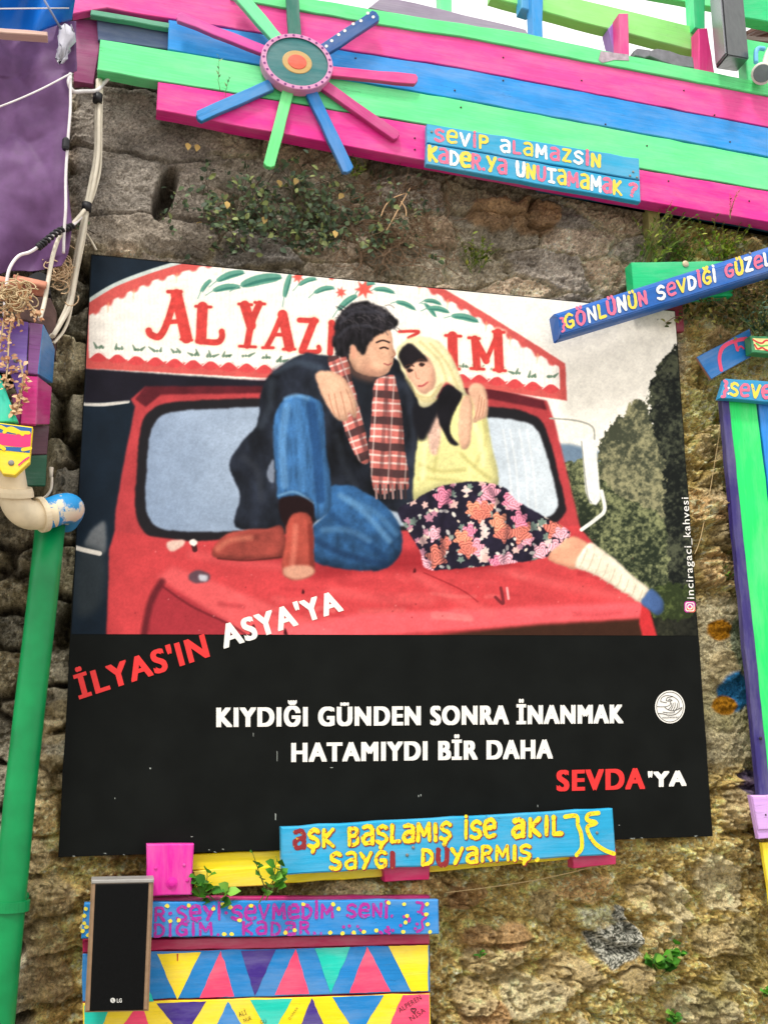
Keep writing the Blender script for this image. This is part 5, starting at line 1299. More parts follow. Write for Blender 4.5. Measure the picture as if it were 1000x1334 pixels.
    g = Geo(); g.board([(939, 519), (949, 519), (1004, 1036), (989, 1036)], .126, .022, axis=(0, 1)); g.build('frame', paint((46, 36, 110), wear=.3), t)
    g = Geo(); g.board([(946, 520), (984.5, 523), (1046, 1036), (1003, 1036)], .118, .02, axis=(0, 1)); o = g.build('plank', paint((16, 226, 108), wear=.25), t); o['label'] = 'bright green plank'
    g = Geo(); g.board([(987, 523), (1030, 526), (1096, 1036), (1049, 1036)], .118, .02, axis=(0, 1)); o = g.build('plank', paint((8, 132, 224), wear=.25), t); o['label'] = 'blue plank'
    screw(t, 990, 962, .132, .005, plain('dark screw', (30, 26, 30), .5))
    t = thing('lilac_board', 'small pale lilac board at the right edge below the upright planks', 'board', at(995, 1095, .08))
    g = Geo(); g.board([(977, 1036), (1040, 1033), (1044, 1090), (988, 1093)], .138, .018); g.board([(979.5, 1037.5), (1040, 1035), (1042, 1079), (987.5, 1081)], .144, .006); g.build('board', paint((206, 160, 226), wear=.2), t)
    screw(t, 996.5, 1061.5, .144, .0025, plain('dark screw', (30, 26, 30), .5))
    g = Geo(); g.board([(992, 1098), (1050, 1094), (1062, 1180), (1004, 1182)], .12, .015); tag(g.build('yellow_board', paint((252, 222, 8), wear=.2)), 'bright yellow board at the right edge under the lilac board', 'board')

    # boards below the poster
    t = thing('yellow_rails', 'pair of yellow boards running behind the sky blue message sign', 'board', at(480, 1150, .05))
    for px, d in (([(250, 1113), (400, 1106), (400, 1132), (250, 1133.5)], .072), ([(252, 1135), (500, 1119), (745, 1090), (745, 1119), (501, 1142), (254, 1160)], .078)):
        g = Geo(); g.board(px, d, .022); g.build('board', paint((240, 214, 12), wear=.7), t)
    for px, lab in (([(499, 1128), (560, 1124), (559, 1146), (501, 1149)], 'short magenta block under the middle of the sky blue sign'), ([(745, 1110), (802, 1106), (802, 1126), (747, 1131.5)], 'short magenta block under the right end of the sky blue sign')):
        g = Geo(); g.board(px, .102, .04); tag(g.build('magenta_block', paint((208, 14, 96), wear=.3)), lab, 'block', 'magenta blocks under the sky blue sign')

    t = thing('message_sign', 'sky blue board with yellow handwriting overlapping the lower edge of the poster', 'sign', at(585, 1130, .1))
    g = Geo(); g.board([(366, 1077.5), (798, 1053), (802, 1113), (367, 1140.5)], .142, .028, bev=.004); g.build('board', paint((24, 158, 206), wear=.75, under=(90, 40, 40)), t)
    cy, cr, cw = brush((250, 218, 20), .09, (160, 40, 30)), brush((140, 20, 32), .05, (246, 210, 30)), brush(L_WHITE)
    d = .1424; G2 = [Geo(), Geo(), Geo(), Geo()]
    for sh, cc in ((.9, [1]), (0, [0])):                       # dark red underlayer showing round the yellow
        dd = d + (0 if sh else .0005)
        hand_text(G2[0], 'aŞK BaŞLaMIŞ İSe', [(382 + sh, 1083 + sh), (644 + sh, 1068 + sh), (644 + sh, 1090 + sh), (382 + sh, 1105 + sh)], dd, [1] if sh else [1] + [0] * 13, .30 if sh else .25, 21, .22, .03)
        hand_text(G2[1], 'aKIL', [(667 + sh, 1067 + sh), (731 + sh, 1063 + sh), (731 + sh, 1086 + sh), (667 + sh, 1090 + sh)], dd, cc, .30 if sh else .25, 22, .28, .03)
        hand_text(G2[2], 'SaYGI', [(430 + sh, 1113 + sh), (512 + sh, 1109 + sh), (512 + sh, 1129 + sh), (430 + sh, 1133 + sh)], dd, [1] if sh else [0, 0, 0, 0, 1], .30 if sh else .25, 23, .24, .03)
        hand_text(G2[3], 'DUYaRMIŞ', [(549 + sh, 1107 + sh), (690 + sh, 1100 + sh), (690 + sh, 1119 + sh), (549 + sh, 1127 + sh)], dd, [1] if sh else [0, 1, 0, 0, 0, 0, 0, 0], .30 if sh else .25, 24, .24, .03)
    f = lambda L: smooth_line([np.array([at(x, y, d)[0], at(x, y, d)[2]]) for x, y in L], 5)
    for q in G2: q.build('lettering', [cy, cr, cw], t)
    g = Geo()
    for k, L in enumerate(([(735, 1064), (750, 1063), (752, 1075), (756, 1086), (757, 1104), (750, 1114)], [(779, 1059), (766, 1061), (764, 1068), (776, 1072), (764, 1078), (772, 1096), (786, 1107), (799, 1112)])): g.ribbon(f(L), .0058, d + .0014 + k * .0001, 0)
    g.ribbon(f([(698, 1121), (700, 1119)]), .005, d + .0016, 0)
    g.build('brace_mark', [cy, cr, cw], t)
    for x, y in ((530, 1114), (777, 1085), (538, 1104)): screw(t, x, y, .142, .0045)

    t = thing('magenta_plate', 'square magenta board with a bolt, above the black wall speaker', 'board', at(222, 1167, .08))
    g = Geo(); g.board([(191, 1100), (253, 1099.5), (250, 1166), (190, 1168)], .130, .035, bev=.003); g.build('board', paint((222, 22, 160), wear=.2), t)
    g = Geo(); g.lathe(at(224, 1150, .130), [(.014, 0), (.014, .002), (.008, .003), (.008, .007), (.003, .008)], 16); g.build('bolt', paint((214, 24, 158), wear=.1, grain=.2), t)
    for x, y in ((203, 1131), (240, 1127), (244, 1147)): screw(t, x, y, .130, .004, paint((206, 30, 150), wear=.1, grain=.2))

    t = thing('message_sign', 'mid blue board with purple handwriting and yellow dots behind the black speaker', 'sign', at(340, 1220, .1))
    g = Geo(); g.board([(110, 1176.5), (571, 1172), (572, 1217), (106, 1223)], .125, .022, bev=.003); g.build('board', paint((10, 130, 206), wear=.3), t)
    lm, ly = brush((176, 30, 156), .09, (10, 130, 206)), brush((238, 220, 70))
    d = .1256; g = Geo()
    hand_text(g, 'R-ŞeYİ-SeVMeDİM SeNİ.', [(202, 1182), (512, 1177.5), (512, 1194), (202, 1199)], d, [0], .25, 31, .24, .04)
    hand_text(g, 'DİĞİM.. KaDaR..', [(201, 1203), (420, 1200), (420, 1216), (201, 1219.5)], d, [0], .25, 32, .28, .04)
    hand_text(g, '}', [(542, 1177), (556, 1176.5), (556, 1213), (542, 1214)], d, [0], .1, 33)
    g.build('lettering', [lm, ly], t); g = Geo()
    r = random.Random(5); pts = [(218, 1180), (246, 1180), (290, 1178), (278, 1184), (300, 1182), (222, 1200), (233, 1199), (312, 1199), (434, 1178), (441, 1184), (506, 1176), (526, 1178), (556, 1178), (555, 1191), (557, 1204), (530, 1193), (525, 1214), (430, 1215), (446, 1216), (461, 1215), (474, 1214), (490, 1212), (560, 1214), (292, 1217), (302, 1217), (528, 1202), (112, 1184), (110, 1193), (110, 1203), (108, 1213), (115, 1218), (113, 1208), (395, 1178), (327, 1180), (372, 1215), (384, 1212)]
    for k, (x, y) in enumerate(pts):
        g.flat([(x + 2.9 * math.cos(s) * r.uniform(.8, 1.2), y + 2.7 * math.sin(s) * r.uniform(.8, 1.2)) for s in np.linspace(0, 6.28, 9, endpoint=False)], d + .0016 + k * 1e-5, 1)
    for k in range(22):
        x, y = r.choice([(r.uniform(440, 520), r.uniform(1206, 1216)), (r.uniform(520, 545), r.uniform(1180, 1214)), (r.uniform(205, 330), 1200 + r.uniform(-1, 2))])
        g.flat([(x + 2.2 * math.cos(s), y + 2.2 * math.sin(s)) for s in np.linspace(0, 6.28, 8, endpoint=False)], d + .0014 + k * 1e-5, 0)
    g.build('painted_dots', [lm, ly], t)
    g = Geo(); g.board([(120, 1170.5), (560, 1167), (560, 1176), (120, 1178)], .098, .03); tag(g.build('maroon_batten', paint((178, 22, 104), wear=.3)), 'thin maroon pink batten edge showing above the purple lettered board', 'batten')

    t = thing('triangle_panel', 'two-plank panel painted with rows of bright triangles at the bottom', 'panel', at(335, 1400, .06))
    g = Geo(); g.board([(108, 1226), (559, 1216), (559.5, 1230), (108, 1241)], .098, .03); o = g.build('top_rail', paint((172, 10, 74), wear=.2), t)
    cz = lambda L: [(180 + x / 2.5, 1220 + y / 2.5) for x, y in L]
    mats = [paint((8, 124, 196), wear=.15), paint((250, 216, 10), wear=.15), paint((246, 66, 110), wear=.15), paint((58, 30, 130), wear=.15), paint((10, 196, 176), wear=.15), brush((30, 24, 26)), paint((226, 40, 100), wear=.3), brush((190, 20, 30))]
    r = random.Random(3)
    def tri(g, L, mi, k, d):
        Q = []; n = 8
        for i in range(len(L)):
            a, b_ = np.array(L[i], float), np.array(L[(i + 1) % len(L)], float)
            for s in range(n): q = a + (b_ - a) * s / n; Q.append(tuple(q + (np.array([r.gauss(0, .9), r.gauss(0, .6)]) if s else 0)))
        g.flat(cz(Q), d + .0006 + k * .00004, mi)
    d = .098; g = Geo(); g.board([(108, 1242.5), (559, 1231.5), (560, 1292), (108, 1305)], d, .026, 0, side_mi=6)
    for k, (L, mi) in enumerate(([(62, 57), (205, 51), (128, 207)], 1), ) if False else enumerate([([(62, 57), (205, 51), (128, 206)], 1), ([(270, 46), (200, 201), (313, 195)], 2), ([(335, 47), (449, 42), (380, 194)], 3), ([(513, 40), (445, 190), (557, 187)], 2), ([(575, 39), (690, 34), (627, 185)], 4), ([(745, 33), (688, 184), (822, 179)], 2), ([(814, 31), (944, 28), (944, 177), (888, 178)], 1),
                                  ([(-40, 75), (-5, 62), (-100, 212), (-150, 212)], 4), ([(-10, 215), (20, 130), (52, 212)], 4), ([(-150, 70), (-70, 64), (-110, 190)], 1)]): tri(g, L, mi, k, d)
    g.flat(cz([(126, 56), (131, 56), (130, 80), (127, 80)]), d + .0015, 7); g.build('plank', mats, t)
    g = Geo(); g.board([(108, 1307), (560, 1294.5), (562, 1394), (108, 1404)], d, .026, 1, side_mi=6)
    for k, (L, mi) in enumerate([([(60, 218), (222, 211), (150, 330)], 3), ([(293, 212), (250, 300), (345, 300)], 0), ([(365, 207), (502, 202), (432, 330)], 4), ([(565, 200), (525, 300), (610, 300)], 3), ([(632, 197), (800, 191), (715, 330)], 0), ([(862, 190), (948, 188), (948, 330), (805, 330), (830, 260)], 2), ([(0, 222), (12, 222), (50, 330), (-80, 330)], 2), ([(-175, 225), (-90, 222), (-130, 330), (-175, 330)], 4)]): tri(g, L, mi, k, d)
    dd = d + .0022
    def mark(txt, x, y, ang, hgt, wid, mi=5):
        c, s = math.cos(ang), math.sin(ang); p = lambda u, v: (180 + (x + u * c - v * s) / 2.5, 1220 + (y + u * s + v * c) / 2.5)
        printed_text(g, txt, [p(0, -hgt), p(wid, -hgt), p(wid, 0), p(0, 0)], dd, mi, -.005)
    mark('ALPEREN', 852, 248, -.55, 17, 84); mark('NİSA', 890, 276, -.6, 17, 56); mark('ALİ', 330, 262, -.35, 16, 26); mark('NUR', 346, 280, -.35, 14, 26); mark('GÜ', 398, 284, -.1, 12, 20); mark('Q HAKAN', 494, 272, -.95, 8, 46)
    hrt = [(16 * math.sin(a) ** 3, -(13 * math.cos(a) - 5 * math.cos(2 * a) - 2 * math.cos(3 * a) - math.cos(4 * a))) for a in np.linspace(0, 6.28, 22)]
    g.ribbon([np.array([at(180 + (896 + x * .5) / 2.5, 1220 + (240 + y * .5) / 2.5, dd)[i] for i in (0, 2)]) for x, y in hrt], .0012, dd, 5)
    g.build('plank', mats, t)


def make_wall_speaker():
    t = thing('wall_speaker', 'slim black and bronze loudspeaker standing in front of the triangle panel', 'speaker', at(152, 1319, .16))
    d = .215; P = [(119, 1148), (200.5, 1146.5), (194, 1317.5), (110.5, 1319.5)]
    g = Geo(); g.board(P, d, .075, bev=.005, wob=0); g.build('body', plain('bronze plastic', (150, 122, 96), .38, .12, 60, metal=.25), t)
    g = Geo(); g.board([(124.5, 1152), (194, 1150.5), (187, 1316), (117, 1317.5)], d + .004, .006, bev=.002, wob=0); g.build('grille', plain('black grille', (12, 13, 14), .4, .2, 300, bump=.05, spec=.08), t)
    g = Geo(); g.board([(119, 1146.5), (201, 1145), (200.5, 1150), (119.5, 1151.5)], d + .003, .07, bev=.002, wob=0); g.build('top_cap', plain('grey plastic', (150, 148, 144), .4), t)
    g = Geo(); dd = d + .0048; cx, cy = 147.2, 1303.2
    g.flat([(cx + 3.3 * math.cos(a), cy + 3.3 * math.sin(a)) for a in np.linspace(0, 6.28, 20, endpoint=False)], dd, 0)
    f = lambda L: [np.array([at(x, y, dd)[i] for i in (0, 2)]) for x, y in L]
    g.ribbon(f([(cx - .2, cy - 1.6), (cx - .2, cy + 1.3), (cx + 1.2, cy + 1.3)]), .0005, dd + .0003, 1); g.ribbon(f([(cx - 1.7, cy - .9), (cx - 1.2, cy - .9)]), .0006, dd + .0004, 1)
    printed_text(g, 'LG', [(152.5, 1300.5), (159, 1300.3), (159, 1306), (152.5, 1306.2)], dd, 0, .03)
    g.build('logo', [brush((206, 206, 202)), brush((60, 60, 60))], t)
    return t

# ------------------------------------------------------------------ left side: tarps, painted boxes, pipes, cables
def make_tarps():
    # purple tarp hanging in creases
    d0 = .17; NX, NZ = 90, 150
    g = Geo(); V = []; U = []
    for j in range(NZ):
        for i in range(NX):
            u, v = i / (NX - 1), j / (NZ - 1)
            y = 40 + v * 335; xr = 92 + 6 * math.sin(v * 9) * v - 14 * max(0, v - .78) / .22 + (8 if v < .2 else 0)
            x = -190 + u * (xr + 190)
            yy = y + (20 * math.sin(u * 5) if v > .9 else 0) * (v - .9) * 10
            fold = .016 * math.sin(u * 13 + 2.2 * math.sin(v * 3.1)) + .006 * math.sin(u * 31 + v * 6) + .012 * math.sin(v * 7 + u * 5) * v
            p = at(x, yy, d0 + fold * (.5 + v)); V.append(p); U.append((p[0], p[2]))
    U = np.array(U)
    n1 = (fbm(U[:, 0] * 3 + 9, U[:, 1] * 1.6, 601, 2, .4) - .5) * .12; n2 = np.abs(fbm(U[:, 0] * 3.4 + 3, U[:, 1] * 1.8, 611, 2) - .5) * .12 + np.abs(fbm(U[:, 0] * 6 + U[:, 1] * 3, U[:, 1] * 5 - U[:, 0] * 4, 621, 3) - .5) * .07
    V = [(p[0], p[1] - a - b_, p[2]) for p, a, b_ in zip(V, n1, n2)]
    F = [[j * NX + i, (j + 1) * NX + i, (j + 1) * NX + i + 1, j * NX + i + 1] for j in range(NZ - 1) for i in range(NX - 1)]
    g.add(V, F, 0, [tuple(u) for u in U], True)
    m = plain('purple tarpaulin', (108, 76, 120), .60, .12, 40, bump=.12, spec=.25)
    o = g.build('purple_tarp', m); tag(o, 'creased purple tarpaulin hanging at the upper left', 'tarp')
    sm = o.modifiers.new('thick', 'SOLIDIFY'); sm.thickness = .002
    g = Geo(); V = []; NX, NZ = 50, 16
    for j in range(NZ):
        for i in range(NX):
            u, v = i / (NX - 1), j / (NZ - 1)
            x = -190 + u * (292 - 8 * v); y = -22 + v * (62 + 8 * u - 22 * max(0, u - .8) / .2 * 1) + 14 * (1 - u) * 0
            p = at(x, y, .20 + .10 * (1 - v) + .02 * math.sin(u * 13 + v * 3) + .012 * math.sin(u * 31)); V.append(p)
    F = [[j * NX + i, (j + 1) * NX + i, (j + 1) * NX + i + 1, j * NX + i + 1] for j in range(NZ - 1) for i in range(NX - 1)]
    g.add(V, F, 0, None, True); o = g.build('blue_tarp', plain('blue tarpaulin', (22, 120, 226), .35, .15, 9, bump=.2)); tag(o, 'bright blue tarpaulin sheet in the top left corner above the purple one', 'tarp')
    sm = o.modifiers.new('thick', 'SOLIDIFY'); sm.thickness = .002
    g = Geo(); g.board([(-190, 20), (62, 41), (62, 46.5), (-190, 28)], .31, .03); tag(g.build('wooden_batten', paint((206, 172, 160), wear=.6)), 'pale wooden batten along the lower edge of the blue tarp', 'batten')


def make_boxes():
    t = thing('painted_box', 'stacked box of purple and magenta painted boards with a blue side, at the left edge', 'box', at(30, 560, .3))
    d = .36
    def panel(px, ds, col, name='panel', lab=None):
        g = Geo(); V = [at(x, y, q) for (x, y), q in zip(px, ds)]
        c = np.mean(V, 0); nrm = np.cross(V[1] - V[0], V[2] - V[0]); nrm /= np.linalg.norm(nrm)
        if nrm @ (CAM - c) < 0: V = V[::-1]; nrm = -nrm
        n = len(V); B = [v - nrm * .014 for v in V]
        ax = (V[1] - V[0]) / np.linalg.norm(V[1] - V[0]); ay = np.cross(nrm, ax)
        uo = rng.random() * 9
        g.add(V + B, [list(range(n)), list(range(2 * n - 1, n - 1, -1))] + [[i, n + i, n + (i + 1) % n, (i + 1) % n] for i in range(n)], 0, [(v @ ax + uo, v @ ay) for v in V + B])
        o = g.build(name, paint(col, wear=.45, vary=.25), t)
        bm = bmesh.new(); bm.from_mesh(o.data); bmesh.ops.recalc_face_normals(bm, faces=bm.faces); bmesh.ops.bevel(bm, geom=bm.edges[:], offset=.0018, segments=1, affect='EDGES'); bm.to_mesh(o.data); bm.free()
        if lab: o['label'] = lab
        return o
    e = .14
    panel([(-60, 404), (37.5, 419.5), (34.5, 486), (-60, 478)], [d] * 4, (112, 78, 166), lab='lilac purple panel with a screw')
    panel([(38.8, 419.7), (57, 422.5), (50, 488), (36, 486.5)], [d] * 4, (120, 66, 128), lab='dusty plum panel')
    panel([(57.4, 422.5), (67, 441), (72, 455), (69, 499), (50.4, 487.5)], [d, d - .09, d - .14, d - .15, d], (24, 112, 172), name='side_panel', lab='blue side panel')
    panel([(12, 481.5), (34, 487), (27, 508), (23, 514)], [d - .006] * 4, (112, 74, 170), lab='purple corner panel')
    panel([(30.5, 489), (49.5, 490), (47, 553), (27, 552)], [d - .004] * 4, (196, 16, 122), lab='magenta front panel')
    panel([(50, 490), (68, 504), (65, 553), (47.5, 553)], [d - .004, d - .13, d - .13, d - .004], (176, 18, 112), name='side_panel', lab='magenta side panel')
    panel([(15, 514), (31, 510), (26, 552), (22, 552)], [d - .01] * 4, (150, 26, 110), lab='dull magenta panel')
    panel([(28, 554), (65, 554), (62, 592), (24, 592)], [d - .1, d - .14, d - .14, d - .1], (84, 44, 60), name='base_panel', lab='dark maroon base panel')
    panel([(24, 592), (62, 592), (60, 633), (20, 632)], [d - .12, d - .14, d - .14, d - .12], (18, 84, 58), name='base_panel', lab='dark green base panel')
    # closed back and top so that it has a body
    g = Geo(); A = [at(-60, 405, d - .02), at(57, 424, d - .02), at(66, 442, d - .12), at(-60, 425, d - .2)]; g.add(A + [a - np.array([0, 0, .012]) for a in A], [[0, 1, 2, 3], [7, 6, 5, 4], [0, 4, 5, 1], [1, 5, 6, 2], [2, 6, 7, 3], [3, 7, 4, 0]]); g.build('top_board', paint((150, 120, 150), wear=.8), t)
    screw(t, 21.5, 469.5, d, .006)
    g = Geo(); g.board([(-40, 440), (1, 489), (24, 549), (-40, 551)], d + .02, .02); tag(g.build('teal_board', paint((14, 196, 168), wear=.3)), 'turquoise board with a slanted edge in front of the painted box', 'board')
    t2 = thing('pointed_sign', 'pointed board striped yellow, blue and pink above the cream pipe', 'sign', at(20, 612, .38))
    d = .405; g = Geo(); g.board([(-60, 542), (43, 556), (39, 602), (20, 619.5), (4, 617.5), (-4, 606), (-60, 600)], d, .022, 0, bev=.002)
    f = lambda L, k, mi: g.flat(L, d + .0005 + .0001 * k, mi)
    f([(-58, 544.5), (42, 557.5), (41.2, 566), (30, 563), (20, 566), (-58, 556)], 0, 1); f([(-58, 556), (20, 566.5), (41, 564), (40, 583), (20, 582), (-58, 572)], 1, 2); f([(-58, 573), (10, 582), (39.6, 583.5), (39, 590), (24, 588.5), (-58, 580)], 2, 1)
    for k, L in enumerate(([(1, 556), (10, 560), (22, 563), (38, 564)], [(6, 563), (14, 558), (24, 562), (30, 566)], [(30, 586), (40, 584)], [(-2, 580), (6, 585)])):
        g.ribbon(smooth_line([np.array([at(x, y, d)[i] for i in (0, 2)]) for x, y in L], 4), .0042, d + .0012 + k * .0001, 3)
    g.ribbon(smooth_line([np.array([at(x, y, d)[i] for i in (0, 2)]) for x, y in [(25, 606), (32, 600), (38, 596)]], 4), .002, d + .0018, 2)
    g.build('board', [paint((246, 212, 14), wear=.35), brush((12, 92, 160)), brush((226, 40, 116)), brush((246, 208, 20))], t2)
    screw(t2, 15, 603, d, .007)


def make_pipes():
    t = thing('drainpipe', 'bright green drainpipe running down the wall left of the poster', 'pipe', at(30, 1334, .2))
    d = .20
    P = [at(x, y, d) for x, y in ((66, 684), (58, 760), (50, 830), (41, 905), (26, 1040), (15.5, 1150), (4, 1270), (-8, 1400))]
    P.append(np.array([P[-1][0] + (P[-1][0] - P[-2][0]) * .3, P[-1][1], 0.02]))
    r = .5 * 33 * MPP * .985
    m = plain('green gloss pipe', (0, 132, 72), .38, .22, 11, bump=.05, spec=.35)
    g = Geo(); g.tube(P, r, 28); g.build('pipe', m, t)
    g = Geo(); c = at(14.5, 1180, d); ax = P[6] - P[5]; g.lathe(c, [(r + .001, -.012), (r + .006, -.012), (r + .006, .012), (r + .001, .012)], 28, 0, axis=ax)
    e = at(30, 1172, d - .02); g.tube([c + np.array([r * .8, 0, .004]), e], .010, 8); g.tube([e, e + np.array([.004, .13, 0])], .009, 8); g.build('bracket', m, t)
    # cream pipe with two elbows, the second daubed with blue
    t = thing('cream_pipe', 'cream plastic waste pipe with elbows, its end daubed with blue paint', 'pipe', at(50, 680, .26))
    d = .30; cm = plain('cream plastic', (222, 206, 176), .42, .2, 14, bump=.04)
    r = 18.5 * MPP * .93
    g = Geo(); P = wall_line([(8, 560, .34), (12, 610, .34), (15, 630, .33), (19, 650, .32), (27, 664, .31), (40, 671, .30), (56, 670, .29), (70, 668, .28)], d, 6); g.tube(P, r * .93, 26); g.build('pipe', cm, t)
    g = Geo(); a = at(17, 640, .325); b_ = at(15.5, 632, .33); g.lathe(a, [(r, -.010), (r * 1.22, -.010), (r * 1.25, 0), (r * 1.22, .012), (r, .012)], 28, axis=a - b_, smooth=False); g.build('collar', cm, t)
    bm_, n, b = new_mat('blue daubed plastic'); L = n.links.new
    tc = node(n, 'ShaderNodeTexCoord'); q = node(n, 'ShaderNodeTexNoise'); q.inputs['Scale'].default_value = 17; q.inputs['Detail'].default_value = 7; q.inputs['Roughness'].default_value = .65; L(tc.outputs['Object'], q.inputs['Vector'])
    mr = node(n, 'ShaderNodeMapRange'); mr.inputs[1].default_value = .53; mr.inputs[2].default_value = .58; L(q.outputs[0], mr.inputs[0])
    mx = node(n, 'ShaderNodeMix', data_type='RGBA'); L(mr.outputs[0], mx.inputs['Factor']); mx.inputs['A'].default_value = (*lin((24, 138, 204)), 1); mx.inputs['B'].default_value = (*lin((216, 206, 186)), 1); L(mx.outputs['Result'], b.inputs['Base Color']); b.inputs['Roughness'].default_value = .4
    g = Geo(); P = wall_line([(56, 670.5, .288), (66, 668, .28), (80, 663, .265), (89, 662, .24), (90, 666, .20), (84, 676, .15)], d, 6)
    g.tube(P, [r * .98 if i < len(P) * .6 else r * .98 for i in range(len(P))], 26); g.build('elbow', bm_, t)
    g = Geo(); a = at(54, 670.5, .29); b_ = at(66, 668, .28); g.lathe(a, [(r * .9, -.006), (r * 1.13, -.006), (r * 1.15, 0), (r * 1.13, .008), (r * .9, .008)], 28, axis=b_ - a); g.build('collar', cm, t)
    g = Geo(); g.tube(wall_line([(55, 650), (62, 645), (67, 636), (68, 622)], .22, 6), .0035, 8); g.tube([at(67, 609, .22), at(67, 622, .22)], [.006, .004], 8); tag(g.build('wire_hook', plain('cream wire', (206, 196, 180), .5)), 'thin pale wire hook rising above the cream pipe elbow', 'wire')


def make_cables():
    cm, dk, wt = plain('cream cable', (214, 206, 188), .5, .12, 30), plain('black tape', (24, 24, 30), .5), plain('white cable', (226, 222, 224), .45)
    runs = [
        ('cream cable at the left of the bundle beside the poster', [(128, 104, .10), (126, 150, .12), (125, 200, .13), (119, 235, .14), (112, 268, .15), (106, 300, .15), (99, 335, .15), (94, 370, .15), (88, 398, .16), (76, 424, .18), (66, 440, .2)], .0062, cm),
        ('cream cable in the middle of the bundle beside the poster', [(131, 104, .10), (129, 150, .13), (128, 200, .14), (122, 240, .15), (114, 272, .15), (109, 300, .16), (103, 330, .16), (98, 360, .16), (92, 396, .17), (80, 420, .19), (69, 438, .21)], .0062, cm),
        ('thin cream cable ending lowest of the bundle', [(133, 105, .09), (132, 160, .12), (131, 215, .13), (125, 245, .14), (115, 275, .14), (110, 310, .14), (102, 350, .14), (95, 390, .14), (90, 415, .15), (82, 433, .17), (70, 447, .2)], .0042, cm),
        ('cream cable bowing left under the purple tarp', [(110, 274, .17), (98, 288, .2), (80, 305, .23), (70, 330, .26), (64, 360, .28), (58, 395, .3), (52, 416, .33)], .0055, cm),
        ('thin wire branching right from the bundle to the poster top', [(110, 300, .15), (118, 312, .11), (126, 326, .10)], .003, cm),
        ('pale cable hooking round the tarp corner', [(92, 96, .24), (90, 108, .25), (96, 119, .24), (108, 119, .2), (126, 118, .13), (134, 110, .1), (142, 102, .1)], .0055, wt),
        ('twisted dark and white cable crossing the foot of the tarp', [(106, 283, .18), (92, 296, .22), (76, 302, .26), (58, 316, .3), (40, 328, .31), (24, 334, .32), (12, 352, .33), (8, 380, .33), (6, 412, .34)], .0042, wt),
        ('thin white cord hanging down in front of the tarp', [(92, 100, .25), (92, 140, .26), (89, 180, .26), (86, 230, .26), (86, 270, .26), (84, 300, .25), (83, 330, .24)], .004, wt),
        ('washing line slanting from the tarp corner to the left edge', [(-60, 158, .36), (0, 139, .34), (50, 118, .31), (92, 96, .26)], .0025, wt),
    ]
    for lab, px, r, m in runs:
        g = Geo(); g.tube(wall_line(px, .15, 6), r, 10); tag(g.build('cable', m), lab, 'cable', 'cables left of the poster')
    for x, y, d, lab in ((127.5, 128, .13, 'upper black tape round the cable bundle'), (113, 270, .155, 'lower black tape round the cable bundle')):
        g = Geo(); g.tube([at(x + .5, y - 5, d), at(x - .5, y + 5, d)], .0135, 14); tag(g.build('cable_tie', dk), lab, 'tape')
    g = Geo()
    P = wall_line([(94, 295, .222), (76, 302, .262), (58, 316, .302), (50, 322, .306)], .2, 10)
    Hx = []
    for k in range(len(P) * 6 - 6):
        u = k / 6; i = int(u); p = P[i] + (P[i + 1] - P[i]) * (u - i); a = k * .42; e = P[i + 1] - P[i]; e = e / np.linalg.norm(e); n1 = np.cross(e, [0, 1, 0]); n1 /= np.linalg.norm(n1); n2 = np.cross(e, n1)
        Hx.append(p + .0062 * (math.cos(a) * n1 + math.sin(a) * n2))
    g.tube(Hx, .0042, 8)
    tag(g.build('twisted_wire', dk), 'black wire twisted round the white cable below the tarp', 'wire')
    g = Geo(); g.lathe(at(86, 188, .265), [(.008, -.016), (.010, -.01), (.010, .012), (.006, .018)], 12, axis=(0, 0, 1)); tag(g.build('connector', dk), 'small black connector on the white cord before the purple tarp', 'connector')
    # line with the sky above the tarp, and a whitish bundle tied at the corner
    g = Geo(); g.tube([at(-60, 12, .36), at(90, 10.5, .25)], .002, 6); tag(g.build('cord', wt), 'thin white cord crossing in front of the blue tarp', 'cord')
    g = Geo(); g.tube([at(58, 0, .36), at(80, 38, .33)], .003, 6); tag(g.build('cord', plain('grey cord', (120, 130, 160), .6)), 'grey cord slanting down over the blue tarp', 'cord')
    g = Geo(); r = random.Random(2); n = 14
    prof = [(.003, -.055), (.010, -.045), (.016, -.02), (.014, .0), (.020, .022), (.018, .05), (.008, .06)]
    g.lathe(at(85, 58, .26), prof, 18, axis=(.1, .1, 1), smooth=True)
    g.v = [(x + r.gauss(0, .004), y + r.gauss(0, .004), z + r.gauss(0, .004)) for x, y, z in g.v]
    tag(g.build('plastic_bundle', plain('whitish plastic', (186, 186, 200), .4, .2, 30, bump=.5)), 'crumpled whitish plastic tied at the right corner of the purple tarp', 'bundle')


